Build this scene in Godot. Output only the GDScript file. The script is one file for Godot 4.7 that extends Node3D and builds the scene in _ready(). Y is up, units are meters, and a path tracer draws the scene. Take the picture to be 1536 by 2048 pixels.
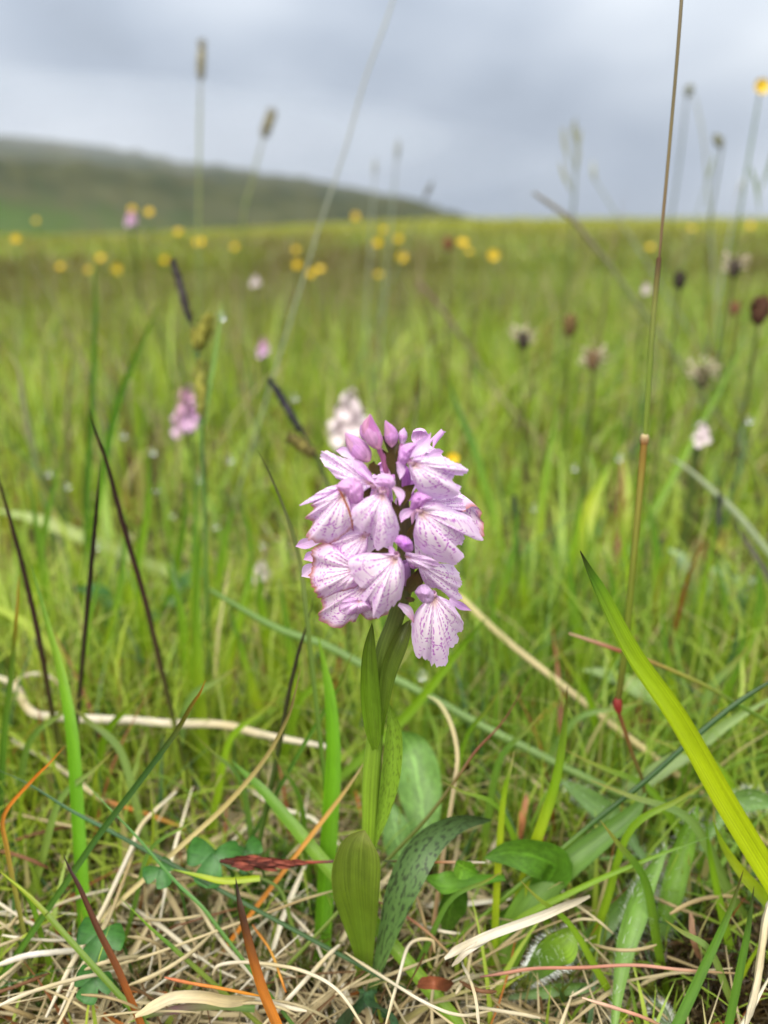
extends Node3D
# A spotted orchid in a wet hill meadow, seen from a hand's breadth away under an overcast sky.

const F := 1535.0            # focal length in photo pixels (photo 1536 x 2048)
const PITCH := 0.3606        # camera looks 20.7 degrees down
const EYE := 0.185           # camera height
const DIST := 0.142          # horizontal distance to the orchid's stem
var used := {}
var rng := RandomNumberGenerator.new()
var nz := FastNoiseLite.new()
var M := {}
var speck := 0.12
var blotch := 0.10
var sp := sin(PITCH)
var cp := cos(PITCH)


class Buf:
	var v := PackedVector3Array()
	var uv := PackedVector2Array()
	var c := PackedColorArray()
	var ix := PackedInt32Array()

	func grid(rows: int, cols: int, p: PackedVector3Array, u: PackedVector2Array, k: PackedColorArray):
		var o := v.size()
		v.append_array(p); uv.append_array(u); c.append_array(k)
		for r in rows - 1:
			for q in cols - 1:
				var a := o + r * cols + q
				ix.append_array([a, a + 1, a + cols, a + 1, a + cols + 1, a + cols])

	func mesh(shift := Vector3.ZERO) -> ArrayMesh:
		var n := PackedVector3Array()
		n.resize(v.size())
		for t in range(0, ix.size(), 3):
			var a := ix[t]; var b := ix[t + 1]; var d := ix[t + 2]
			var f := (v[d] - v[a]).cross(v[b] - v[a])
			n[a] += f; n[b] += f; n[d] += f
		for i in n.size():
			n[i] = n[i].normalized() if n[i].length_squared() > 0.0 else Vector3.UP
		var w := v.duplicate()
		if shift != Vector3.ZERO:
			for i in w.size():
				w[i] -= shift
		var arr := []
		arr.resize(Mesh.ARRAY_MAX)
		arr[Mesh.ARRAY_VERTEX] = w; arr[Mesh.ARRAY_NORMAL] = n; arr[Mesh.ARRAY_TEX_UV] = uv
		arr[Mesh.ARRAY_COLOR] = c; arr[Mesh.ARRAY_INDEX] = ix
		var m := ArrayMesh.new()
		m.add_surface_from_arrays(Mesh.PRIMITIVE_TRIANGLES, arr)
		return m


# ---------- small helpers ----------
func C(r: float, g: float, b: float) -> Color:                    # a linear colour from sRGB bytes
	return Color(r / 255.0, g / 255.0, b / 255.0).srgb_to_linear()

func numbered(n: String) -> String:
	used[n] = used.get(n, -1) + 1
	return n if used[n] == 0 else "%s_%03d" % [n, used[n]]

func tag(o: Node, label := "", category := "", group := "", kind := ""):
	if label: o.set_meta("label", label)
	if category: o.set_meta("category", category)
	if group: o.set_meta("group", group)
	if kind: o.set_meta("kind", kind)

func base(called: String, at: Vector3, label: String, category: String, group := "") -> Node3D:
	var o := Node3D.new()
	o.name = numbered(called)
	o.position = at
	add_child(o)
	tag(o, label, category, group)
	return o

func part(b: Buf, called: String, m: Material, parent: Node3D, origin := Vector3.ZERO) -> MeshInstance3D:
	# the buffer is in world coordinates; origin is the parent's world origin
	var o := MeshInstance3D.new()
	o.name = called
	o.mesh = b.mesh(origin)
	o.material_override = m
	parent.add_child(o, true)
	return o

func solo(b: Buf, called: String, m: Material, at: Vector3, label: String, category: String, group := "", kind := "") -> MeshInstance3D:
	var o := MeshInstance3D.new()
	o.name = numbered(called)
	o.mesh = b.mesh(at)
	o.material_override = m
	o.position = at
	add_child(o)
	tag(o, label, category, group, kind)
	return o

func ray(x: float, y: float) -> Vector3:                          # view ray scaled so that its depth along the lens axis is 1
	var q := (y - 1024.0) / F
	return Vector3((x - 768.0) / F, -q * cp - sp, q * sp - cp)

func P(x: float, y: float, d: float) -> Vector3:                  # at a depth along the lens axis
	return Vector3(0, EYE, 0) + ray(x, y) * d

func G(x: float, y: float, h := 0.0) -> Vector3:                  # at a height above the ground
	var r := ray(x, y)
	return Vector3(0, EYE, 0) + r * ((EYE - h) / -r.y)

func OP(x: float, y: float, off := 0.0) -> Vector3:               # on the upright plane through the orchid's stem
	var r := ray(x, y)
	return Vector3(0, EYE, 0) + r * ((DIST - off) / -r.z)

func Z(zx: float, zy: float) -> Vector2:
	return Vector2(560.0 + zx / 3.4909, 800.0 + zy / 3.4909)

func spline(p: Array, t: float):                                  # Catmull-Rom through the points, t from 0 to 1
	var n := p.size() - 1
	var s := clampf(t, 0, 1) * n
	var i := mini(int(s), n - 1)
	var f := s - i
	var a = p[i - 1] if i > 0 else p[0] * 2.0 - p[1]
	var d = p[i + 2] if i + 2 <= n else p[n] * 2.0 - p[n - 1]
	return p[i].cubic_interpolate(p[i + 1], a, d, f)

func ramp(cols: Array, t: float) -> Color:
	if cols.size() == 1: return cols[0]
	var s := clampf(t, 0, 1) * (cols.size() - 1)
	var i := mini(int(s), cols.size() - 2)
	return cols[i].lerp(cols[i + 1], s - i)

# a ribbon through points; prof(t) gives the half width; face is the direction it shows its flat side to
func ribbon(b: Buf, pts: Array, half: Callable, face: Vector3, cols: Array, fold := 0.25, segs := 16, across := 4, twist := 0.0, wave := 0.0):
	var p := PackedVector3Array(); var u := PackedVector2Array(); var k := PackedColorArray()
	var ph := rng.randf() * 6.0
	for i in segs + 1:
		var t := float(i) / segs
		var at: Vector3 = spline(pts, t)
		var dir: Vector3 = (spline(pts, minf(t + 0.01, 1.0)) - spline(pts, maxf(t - 0.01, 0.0))).normalized()
		var side := dir.cross(face).normalized().rotated(dir, twist * (t - 0.5))
		var up := side.cross(dir)
		var w: float = half.call(t)
		var c := ramp(cols, t)
		for j in across + 1:
			var s := 2.0 * j / across - 1.0
			p.append(at + side * w * s + up * (w * fold * (s * s - 0.4) + wave * w * s * sin(t * 17.0 + ph + s)))
			u.append(Vector2(0.5 + s * 0.5, t))
			var tone := 1.0 + blotch * nz.get_noise_2d(t * 90.0 + ph * 40.0 + s * 25.0, s * 30.0 - t * 40.0) + (0.10 if j == across / 2 else 0.0)
			k.append(Color(c.r * tone, c.g * tone, c.b * tone))
	b.grid(segs + 1, across + 1, p, u, k)

func tube(b: Buf, pts: Array, half: Callable, cols: Array, segs := 16, sides := 7, rough := 0.0):
	var p := PackedVector3Array(); var u := PackedVector2Array(); var k := PackedColorArray()
	var ref := Vector3(0.31, 0.2, 0.93).normalized()
	for i in segs + 1:
		var t := float(i) / segs
		var at: Vector3 = spline(pts, t)
		var dir: Vector3 = (spline(pts, minf(t + 0.01, 1.0)) - spline(pts, maxf(t - 0.01, 0.0))).normalized()
		var side := dir.cross(ref).normalized()
		var up := side.cross(dir)
		var c := ramp(cols, t)
		for j in sides + 1:
			var a := TAU * j / sides
			var w: float = half.call(t)
			if rough > 0.0: w *= 1.0 + rough * nz.get_noise_2d(t * 400.0, (j % sides) * 60.0)
			p.append(at + (side * cos(a) + up * sin(a)) * w)
			u.append(Vector2(float(j) / sides, t))
			var tone := 1.0 + speck * nz.get_noise_2d(t * 150.0, (j % sides) * 47.0)
			k.append(Color(c.r * tone, c.g * tone, c.b * tone))
	b.grid(segs + 1, sides + 1, p, u, k)

func taper(w: float) -> Callable:                                 # pointed at t = 0, full at the base
	return func(t): return w * (0.04 + 0.96 * (1.0 - pow(1.0 - minf(t * 1.5, 1.0), 1.7)))

func leafy(w: float, full := 0.45) -> Callable:                   # pointed tip, widest at full, narrowed base
	return func(t): return w * (pow(sin(PI * 0.5 * minf(t / full, 1.0)), 0.8) if t < full else lerpf(1.0, 0.28, smoothstep(full, 1.0, t))) + 0.00004

func even(w: float, tip := 0.5) -> Callable:
	return func(t): return w * lerpf(tip, 1.0, minf(minf(t, 1.0 - t) * 8.0, 1.0))

# pixel path -> points between two depths (or two heights)
func path_d(px: Array, d0: float, d1: float) -> Array:
	var out := []
	var n := px.size() / 2
	for i in n:
		out.append(P(px[2 * i], px[2 * i + 1], lerpf(d0, d1, float(i) / (n - 1))))
	return out

func path_h(px: Array, h0: float, h1: float) -> Array:
	var out := []
	var n := px.size() / 2
	for i in n:
		var t := float(i) / (n - 1)
		out.append(G(px[2 * i], px[2 * i + 1], lerpf(h0, h1, t) + 0.004 * sin(PI * t)))
	return out

func to_eye(p: Vector3) -> Vector3:
	return (Vector3(0, EYE, 0) - p).normalized()

# green blade, tip first; w is its width in photo pixels
func blade(called: String, label: String, px: Array, w: float, d0: float, d1: float, cols: Array, o := {}):
	var pts := path_d(px, d0, d1)
	var dn: Vector3 = (pts[-1] - pts[-2]).normalized()
	if pts[-1].y > 0.004 and dn.y < -0.12:                           # carry it on down into the ground
		pts.append(pts[-1] + dn * minf((pts[-1].y + 0.002) / -dn.y, 0.07))
	var b := Buf.new()
	var r: float = w * 0.5 * (d0 + d1) * 0.5 / F
	var mid: Vector3 = pts[pts.size() / 2]
	blotch = 0.5 if called.begins_with("d") else 0.14
	if o.get("round", false):
		tube(b, pts, taper(r) if o.get("tip", true) else even(r), cols, 26, 6)
	else:
		ribbon(b, pts, leafy(r, o.get("full", 0.5)) if o.get("leaf", false) else taper(r), (to_eye(mid) + Vector3(o.get("turn", 0.35), 0.3, 0)).normalized(), cols, o.get("fold", 0.3), 26, 4, o.get("twist", 0.5), o.get("wave", 0.0))
	blotch = 0.10
	return solo(b, called, M[o.get("m", "leaf")], pts[-1], label, o.get("cat", "grass blade"), o.get("group", ""))

# straw lying on the sward, between heights h0 and h1
func straw(label: String, px: Array, w: float, h0: float, h1: float, cols: Array, o := {}):
	var pts := path_h(px, h0, h1)
	var b := Buf.new()
	var r: float = w * 0.40 * (pts[0] - Vector3(0, EYE, 0)).length() * 0.93 / F
	if o.get("flat", false):
		ribbon(b, pts, even(r, 0.4), to_eye(pts[pts.size() / 2]), cols, 0.5, 26, 4, 1.5, 0.15)
	else:
		tube(b, pts, even(r), cols, 30, 6, 0.25)
	return solo(b, o.get("called", "dry_straw"), M.straw, pts[-1], label, o.get("cat", "straw"), o.get("group", "dry straws lying on the sward"))


func _ready():
	rng.seed = 20240611
	nz.seed = 7
	nz.frequency = 0.02
	setup_view()
	make_materials()
	build_land()
	build_cloud()
	build_sward()
	build_orchid()
	build_blades()
	build_straws()
	build_leaf_plants()
	build_meadow_flowers()
	build_tall_stalks()
	build_drops()


func setup_view():
	var cam := Camera3D.new()
	cam.name = "camera"
	cam.position = Vector3(0, EYE, 0)
	cam.rotation = Vector3(-PITCH, 0, 0)
	cam.fov = rad_to_deg(2.0 * atan(1024.0 / F))
	cam.near = 0.01
	cam.far = 3000.0
	add_child(cam)
	cam.current = true
	var env := Environment.new()
	env.background_mode = Environment.BG_SKY
	env.tonemap_mode = Environment.TONE_MAPPER_LINEAR
	env.tonemap_exposure = 4.2
	env.sdfgi_enabled = true
	env.ssao_enabled = true
	env.ssil_enabled = true
	env.fog_enabled = true
	env.fog_density = 0.0001
	env.fog_light_color = Color(0.80, 0.85, 0.92)
	env.volumetric_fog_enabled = true
	env.volumetric_fog_density = 0.0
	var sky := Sky.new()
	var pm := PanoramaSkyMaterial.new()
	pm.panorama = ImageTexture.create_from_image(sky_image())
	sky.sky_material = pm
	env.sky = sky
	var we := WorldEnvironment.new()
	we.name = "world_environment"
	we.environment = env
	var ca := CameraAttributesPhysical.new()
	ca.frustum_focal_length = 26.0
	ca.frustum_focus_distance = 0.158
	ca.exposure_aperture = 26.0 / 3.1
	we.camera_attributes = ca
	add_child(we)
	var sun := DirectionalLight3D.new()
	sun.name = "sun"
	sun.light_energy = 0.5
	sun.light_color = Color(1.0, 0.97, 0.92)
	sun.light_angular_distance = 60.0
	sun.shadow_enabled = true
	sun.rotation_degrees = Vector3(-58, -20, 0)
	add_child(sun)


func sky_image() -> Image:                                        # overcast: brighter overhead, soft banks of cloud
	var W := 1024
	var H := 512
	var im := Image.create(W, H, false, Image.FORMAT_RGBF)
	var n1 := FastNoiseLite.new()
	n1.seed = 11
	n1.noise_type = FastNoiseLite.TYPE_SIMPLEX_SMOOTH
	n1.frequency = 1.0
	n1.fractal_octaves = 5
	n1.fractal_gain = 0.38
	for y in H:
		var el := PI * (0.5 - (y + 0.5) / H)
		for x in W:
			var az := TAU * (x + 0.5) / W
			var d := Vector3(cos(el) * sin(az), sin(el), cos(el) * cos(az))
			var k := n1.get_noise_3d(d.x * 2.3, d.y * 4.4 + 4.3, d.z * 2.3)
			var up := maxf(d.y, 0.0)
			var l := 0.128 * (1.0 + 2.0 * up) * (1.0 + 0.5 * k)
			var warm := clampf(k * 0.9 + 0.35 * up, -0.3, 0.5)
			im.set_pixel(x, y, Color(l * (0.90 + 0.12 * warm), l * (1.0 + 0.05 * warm), l * (1.14 - 0.08 * warm)))
	return im


func mat(rough: float, backlight := Color.BLACK, spec := 0.5) -> StandardMaterial3D:
	var m := StandardMaterial3D.new()
	m.vertex_color_use_as_albedo = true
	m.roughness = rough
	m.metallic_specular = spec
	m.cull_mode = BaseMaterial3D.CULL_DISABLED
	if backlight != Color.BLACK:
		m.backlight_enabled = true
		m.backlight = backlight
	return m

func make_materials():
	M.leaf = mat(0.42, Color(0.95, 0.95, 0.55), 0.45)
	M.grass = mat(0.42, Color(0.95, 0.95, 0.5), 0.45)
	M.straw = mat(0.6, Color(0.5, 0.48, 0.4), 0.35)
	M.stem = mat(0.45, Color(0.3, 0.32, 0.15), 0.4)
	M.petal = mat(0.55, Color(0.9, 0.85, 0.9), 0.3)
	M.seed = mat(0.8, Color.BLACK, 0.3)
	M.buttercup = mat(0.3, Color(0.7, 0.6, 0.3), 0.5)
	M.hair = mat(0.5, Color(0.6, 0.6, 0.6), 0.3)
	M.soil = mat(0.95, Color.BLACK, 0.2)
	M.hill = mat(1.0, Color.BLACK, 0.1)
	var d := StandardMaterial3D.new()
	d.albedo_color = Color(1, 1, 1, 0.02)
	d.refraction_enabled = true
	d.refraction_scale = 0.033
	d.roughness = 0.0
	M.water = d
	for i in 4:
		var m := mat(0.55, Color(0.85, 0.8, 0.9), 0.3)
		m.vertex_color_use_as_albedo = true
		m.albedo_texture = ImageTexture.create_from_image(lip_image(i))
		M["lip%d" % i] = m
	var sl := mat(0.6, Color(0.4, 0.45, 0.2), 0.45)
	sl.albedo_texture = ImageTexture.create_from_image(spot_image())
	M.spotted = sl
	var vein := ImageTexture.create_from_image(stripe_image(0))
	for n in ["leaf", "grass", "straw", "stem"]:
		M[n].albedo_texture = vein
	M.spotted.roughness_texture = vein
	M.broadleaf = mat(0.42, Color(0.8, 0.85, 0.45), 0.45)
	M.broadleaf.albedo_texture = ImageTexture.create_from_image(veined_image())
	M.blotched = mat(0.55, Color(0.4, 0.45, 0.2), 0.45)
	M.blotched.albedo_texture = ImageTexture.create_from_image(spot_image(0.95))
	M.petal.albedo_texture = ImageTexture.create_from_image(petal_image())


func stamp(mask: PackedFloat32Array, N: int, u: float, v: float, r: float, a := 1.0):
	var x0 := maxi(0, int((u - r) * N) - 1); var x1 := mini(N - 1, int((u + r) * N) + 1)
	var y0 := maxi(0, int((v - r) * N) - 1); var y1 := mini(N - 1, int((v + r) * N) + 1)
	for y in range(y0, y1 + 1):
		for x in range(x0, x1 + 1):
			var d := Vector2(float(x) / N - u, float(y) / N - v).length()
			var k := clampf((r - d) * N * 0.5 + 0.5, 0, 1) * a
			if k > mask[y * N + x]: mask[y * N + x] = k

# the lip's print: broken purple lines that run out from the throat, loops, then spots; u across, v from throat to rim
func lip_image(which: int) -> Image:
	var N := 384
	var r := RandomNumberGenerator.new()
	r.seed = 100 + which
	var mask := PackedFloat32Array()
	mask.resize(N * N)
	var veins := 16
	for i in veins:
		var u0 := (i + 0.5) / veins + r.randf_range(-0.012, 0.012)
		var v := r.randf_range(0.10, 0.2)
		var stop := r.randf_range(0.62, 0.94)
		var bend := (u0 - 0.5) * r.randf_range(0.02, 0.16) + r.randf_range(-0.012, 0.012)
		while v < stop:
			var ln := r.randf_range(0.025, 0.10) if v < 0.5 else r.randf_range(0.01, 0.045)
			var rad := r.randf_range(0.005, 0.0092) * lerpf(1.25, 1.0, v)
			var n := int(ln * 160) + 1
			for q in n + 1:
				var w := v + ln * q / n
				stamp(mask, N, u0 + bend * w * w + 0.004 * sin(w * 40 + i), w, rad * (1.0 - 0.35 * absf(2.0 * q / n - 1.0)), 0.95)
			v += ln + r.randf_range(0.014, 0.05)
	for side in [0.26, 0.5, 0.76]:                                 # the broken loops
		var top := r.randf_range(0.62, 0.74)
		var half := r.randf_range(0.09, 0.14)
		var a := 0.0
		while a < PI:
			var ln := r.randf_range(0.12, 0.5)
			for q in 13:
				var t := a + ln * q / 12.0
				stamp(mask, N, side + half * cos(t), top - 0.12 + 0.16 * sin(t) + 0.006 * sin(t * 9.0), 0.0075, 0.85)
			a += ln + r.randf_range(0.08, 0.3)
	for i in 120:
		stamp(mask, N, r.randf(), r.randf_range(0.66, 0.95), r.randf_range(0.005, 0.012), r.randf_range(0.45, 0.9))
	var n2 := FastNoiseLite.new()
	n2.seed = which
	n2.frequency = 0.018
	var im := Image.create(N, N, false, Image.FORMAT_RGB8)
	var white := Color(0.955, 0.905, 0.94)
	var lilac := Color(0.90, 0.775, 0.905)
	var throat := Color(0.93, 0.80, 0.72)
	var ink := Color(0.69, 0.32, 0.73)
	for y in N:
		var v := float(y) / N
		for x in N:
			var u := float(x) / N
			var e := smoothstep(0.62, 1.0, v) * 0.75 + smoothstep(0.3, 0.5, absf(u - 0.5)) * 0.5
			e = clampf(e + 0.25 * n2.get_noise_2d(x, y) + 0.06 * sin(u * 90.0) * (1.0 - v), 0, 1)
			var c := white.lerp(lilac, e).lerp(throat, smoothstep(0.26, 0.05, v) * 0.75)
			im.set_pixel(x, y, c.lerp(ink, mask[y * N + x] * (0.84 - 0.25 * e)))
	return im

func veined_image() -> Image:                                      # midrib, side veins and a little unevenness
	var n1 := FastNoiseLite.new(); n1.seed = 41; n1.frequency = 0.03
	var im := Image.create(160, 320, false, Image.FORMAT_RGB8)
	for y in 320:
		for x in 160:
			var u := absf(x / 160.0 - 0.5)
			var v := y / 320.0
			var side := absf(fposmod(v * 9.0 + u * 5.0 + 0.5 * n1.get_noise_2d(x * 0.7, y * 0.7), 1.0) - 0.5)
			var k := 0.84 + 0.16 * n1.get_noise_2d(x + 0.6 * y, y - 0.6 * x) + 0.05 * n1.get_noise_2d(x * 5.0 + y, y * 5.0)
			k += 0.14 * smoothstep(0.035, 0.01, u) + 0.07 * smoothstep(0.07, 0.0, side) - 0.07 * smoothstep(0.05, 0.16, side) * smoothstep(0.3, 0.16, side)
			k = clampf(k, 0.4, 1.0)
			im.set_pixel(x, y, Color(k, k, k * 0.96))
	return im

func petal_image() -> Image:                                       # faint darker veins along a plain petal
	var n1 := FastNoiseLite.new(); n1.seed = 31; n1.frequency = 0.05
	var im := Image.create(192, 128, false, Image.FORMAT_RGB8)
	for y in 128:
		for x in 192:
			var k := 0.95 + 0.12 * n1.get_noise_2d(x * 2.4, y * 0.12) + 0.05 * n1.get_noise_2d(x, y * 0.8)
			k = clampf(k, 0.7, 1.0)
			im.set_pixel(x, y, Color(k, k * 0.96 + 0.0, k))
	return im

func stripe_image(which: int) -> Image:                             # fine veins along a blade, with blotches
	var W := 96
	var H := 384
	var n1 := FastNoiseLite.new(); n1.seed = 21 + which; n1.frequency = 0.11
	var n2 := FastNoiseLite.new(); n2.seed = 22 + which; n2.frequency = 0.02
	var im := Image.create(W, H, false, Image.FORMAT_RGB8)
	for y in H:
		for x in W:
			var k := 0.86 + 0.16 * n1.get_noise_2d(x * 1.6, y * 0.04) + 0.05 * n2.get_noise_2d(x * 0.7 + 0.9 * y, y * 0.8 - 0.5 * x) + 0.05 * n1.get_noise_2d(x * 3.0 + y, y * 3.0 - x)
			k = clampf(k, 0.4, 1.0)
			im.set_pixel(x, y, Color(k, k, lerpf(k, 0.9, 0.2)))
	return im

func spot_image(deep := 0.45) -> Image:                                        # green leaf with dark blotches and fine veins
	var N := 256
	var n1 := FastNoiseLite.new(); n1.seed = 3; n1.frequency = 0.045
	var n2 := FastNoiseLite.new(); n2.seed = 5; n2.frequency = 0.16
	var im := Image.create(N, N, false, Image.FORMAT_RGB8)
	for y in N:
		for x in N:
			var k := smoothstep(0.12, 0.3, n1.get_noise_2d(x * 0.55, y * 1.5) + 0.35 * n2.get_noise_2d(x, y))
			var vein := 0.9 + 0.07 * sin(x * 0.55 + 2.0 * n1.get_noise_2d(x, y * 0.5)) + 0.05 * n2.get_noise_2d(x * 2.0, y * 0.3)
			var c := Color(vein, vein, vein)
			im.set_pixel(x, y, c.lerp(Color(0.55, 0.52, 0.55), k * deep))
	return im


# ---------- land ----------
func land(x: float, z: float) -> float:
	var d := Vector2(x, z).length()
	var az := atan2(x, -z)
	var el := lerpf(-0.0215, 0.0, smoothstep(-0.42, 0.12, az))
	var rise := smoothstep(0.8, 16.0, d) * (EYE + 0.0 + d * tan(el)) if d < 24.0 else (EYE + d * tan(el)) - 0.12 * (d - 24.0) * smoothstep(24.0, 60.0, d)
	return rise + 0.012 * nz.get_noise_2d(x * 90.0, z * 90.0) * smoothstep(0.3, 1.5, d) - 0.006 * smoothstep(2.0, 0.2, d) + 0.004 * nz.get_noise_2d(x * 900.0, z * 900.0)

func build_land():
	var rows := 90
	var cols := 97
	var p := PackedVector3Array(); var u := PackedVector2Array(); var k := PackedColorArray()
	for i in rows:
		var d := 0.012 * pow(400.0 / 0.012, float(i) / (rows - 1))
		for j in cols:
			var az := TAU * j / (cols - 1)
			var x := d * sin(az)
			var z := -d * cos(az)
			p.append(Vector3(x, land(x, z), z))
			u.append(Vector2(x, z))
			var n := nz.get_noise_2d(x * 300, z * 300) * 0.5 + 0.5
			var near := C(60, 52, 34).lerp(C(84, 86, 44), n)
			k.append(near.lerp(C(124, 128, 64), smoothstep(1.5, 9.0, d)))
	var b := Buf.new()
	b.grid(rows, cols, p, u, k)
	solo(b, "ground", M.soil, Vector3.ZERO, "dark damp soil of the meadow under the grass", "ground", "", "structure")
	# the hill: a long whale back that sinks to the right behind the meadow's crest
	var ridge := [[-1200, 276], [-500, 262], [-200, 268], [0, 277], [90, 284], [200, 300], [300, 315], [450, 338], [600, 360], [700, 378], [800, 398], [880, 416], [950, 440], [1020, 466], [1100, 500]]
	b = Buf.new()
	p = PackedVector3Array(); u = PackedVector2Array(); k = PackedColorArray()
	var hc := 120
	var hr := 28
	for i in hr:
		var t := float(i) / (hr - 1)
		for j in hc:
			var s := float(j) / (hc - 1) * (ridge.size() - 1)
			var a := mini(int(s), ridge.size() - 2)
			var px := lerpf(ridge[a][0], ridge[a + 1][0], s - a)
			var py := lerpf(ridge[a][1], ridge[a + 1][1], s - a)
			var r := ray(px, py)
			var az := Vector3(r.x, 0, r.z).normalized()
			var top := r.y / Vector2(r.x, r.z).length()
			var front := 240.0
			var back := 520.0
			var dist := lerpf(front, back, minf(t * 1.25, 1.0)) + maxf(t - 0.8, 0.0) * 900.0
			var full := top * back + 14.0
			var hgt := -14.0 + full * pow(smoothstep(-0.25, 0.8, minf(t, 0.8)) * 1.0, 1.25) - maxf(t - 0.8, 0.0) * 150.0
			var at := az * dist
			hgt += (5.0 * nz.get_noise_2d(at.x * 0.9, at.z * 0.9) + 2.2 * nz.get_noise_2d(at.x * 3.0, at.z * 3.0)) * sin(PI * minf(t, 1.0))
			p.append(at + Vector3(0, EYE + hgt, 0))
			u.append(Vector2(s, t))
			var n := nz.get_noise_2d(at.x * 1.2, at.z * 1.2) + 0.6 * nz.get_noise_2d(at.x * 4.0, at.z * 4.0)
			var c := C(52, 55, 37).lerp(C(70, 72, 50), clampf(0.5 + n, 0, 1)).lerp(C(48, 56, 40), clampf(-n * 1.3, 0, 0.8))
			k.append(c.lerp(C(72, 98, 44), smoothstep(0.30, 0.05, t + 0.16 * n) * smoothstep(-20.0, -140.0, at.x) * 0.55))
	b.grid(hr, hc, p, u, k)
	solo(b, "hill", M.hill, Vector3.ZERO, "long dark moorland hill fading into low cloud", "hill", "", "structure")


func build_cloud():                                                # low cloud that swallows the hill's back
	for s in [[-60.0, 262.0, 470.0, 380.0, 0.0015], [260.0, 278.0, 450.0, 330.0, 0.0011], [560.0, 325.0, 460.0, 300.0, 0.0008]]:
		var fv := FogVolume.new()
		fv.name = numbered("low_cloud")
		fv.shape = RenderingServer.FOG_VOLUME_SHAPE_ELLIPSOID
		fv.size = Vector3(s[3], 46.0, 240.0)
		var r := ray(s[0], s[1])
		fv.position = Vector3(0, EYE, 0) + r * (s[2] / Vector2(r.x, r.z).length())
		var fm := FogMaterial.new()
		fm.density = s[4]
		fm.albedo = Color(0.93, 0.95, 0.98)
		fv.material = fm
		add_child(fv)
		tag(fv, "", "", "", "stuff")

# ---------- the uncountable sward ----------
func blade_mesh(lean: float, curl: float, fold: float) -> ArrayMesh:      # one unit tall, half width 0.5
	var b := Buf.new()
	var p := PackedVector3Array(); var u := PackedVector2Array(); var k := PackedColorArray()
	var segs := 8
	for i in segs + 1:
		var t := float(i) / segs
		var w := 0.5 * (0.03 + 0.97 * (1.0 - pow(t, 2.2))) * lerpf(0.75, 1.0, minf(t * 4.0, 1.0))
		var z := lean * t + curl * t * t * t
		var y := t - 0.35 * curl * pow(t, 4.0)
		for j in 3:
			var s := j - 1.0
			p.append(Vector3(w * s, y, z))
			u.append(Vector2(s, t))
			var tone := 1.0
			k.append(Color(tone * lerpf(0.9, 1.15, t), tone, tone * 0.9) * (1.08 if j == 1 else 1.0))
	b.grid(segs + 1, 3, p, u, k)
	for i in b.v.size():
		b.v[i].z += fold * 0.03 * absf(b.v[i].x)
	return b.mesh()

func scatter(called: String, label: String, category: String, meshes: Array, m: Material, spots: Array):
	# spots: [Transform3D, Color, which]; several mesh shapes -> one object with one part per shape
	var o := Node3D.new()
	o.name = numbered(called)
	add_child(o)
	tag(o, label, category, "", "stuff")
	for w in meshes.size():
		var own := spots.filter(func(s): return s[2] == w)
		if own.is_empty(): continue
		var mm := MultiMesh.new()
		mm.transform_format = MultiMesh.TRANSFORM_3D
		mm.use_colors = true
		mm.mesh = meshes[w]
		mm.instance_count = own.size()
		for i in own.size():
			mm.set_instance_transform(i, own[i][0])
			mm.set_instance_color(i, own[i][1])
		var mi := MultiMeshInstance3D.new()
		mi.name = "blades" if category != "thatch" else "stalks"
		mi.multimesh = mm
		mi.material_override = m
		mi.set_meta("kind", "stuff")
		o.add_child(mi, true)

func upright(x: float, z: float, h: float, w: float, tilt: float) -> Transform3D:
	var bs := Basis(Vector3.UP, rng.randf() * TAU) * Basis(Vector3.RIGHT, clampf(rng.randfn(0.0, tilt * 0.75), -1.35, 1.35))
	return Transform3D(bs * Basis.from_scale(Vector3(w, h, h)), Vector3(x, land(x, z) - 0.004, z))

func grass_color(d: float, x: float, z: float) -> Color:
	var n := nz.get_noise_2d(x * 220.0, z * 220.0)
	var left := clampf(-x / maxf(-z, 0.05) * 1.2 + 0.35, 0, 1)
	var c := C(130, 172, 58).lerp(C(196, 214, 84), clampf(rng.randf() * 0.8 + 0.4 * n + 0.25 * left, 0, 1))
	var r := rng.randf()
	if r < 0.08: c = C(84, 120, 70)
	elif r < 0.19: c = C(196, 186, 128)
	elif r < 0.22: c = C(150, 92, 50)
	var far := smoothstep(0.6, 2.0, d) * clampf(0.85 + 1.3 * nz.get_noise_2d(x * 40.0 + 300.0, z * 22.0), 0.15, 1.1)
	c = c.lerp([C(120, 126, 62), C(138, 132, 84), C(122, 98, 76)][rng.randi() % 3], far * 0.85)
	return c.lerp(C(172, 174, 78), smoothstep(5.0, 11.0, d) * 0.9)

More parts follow.
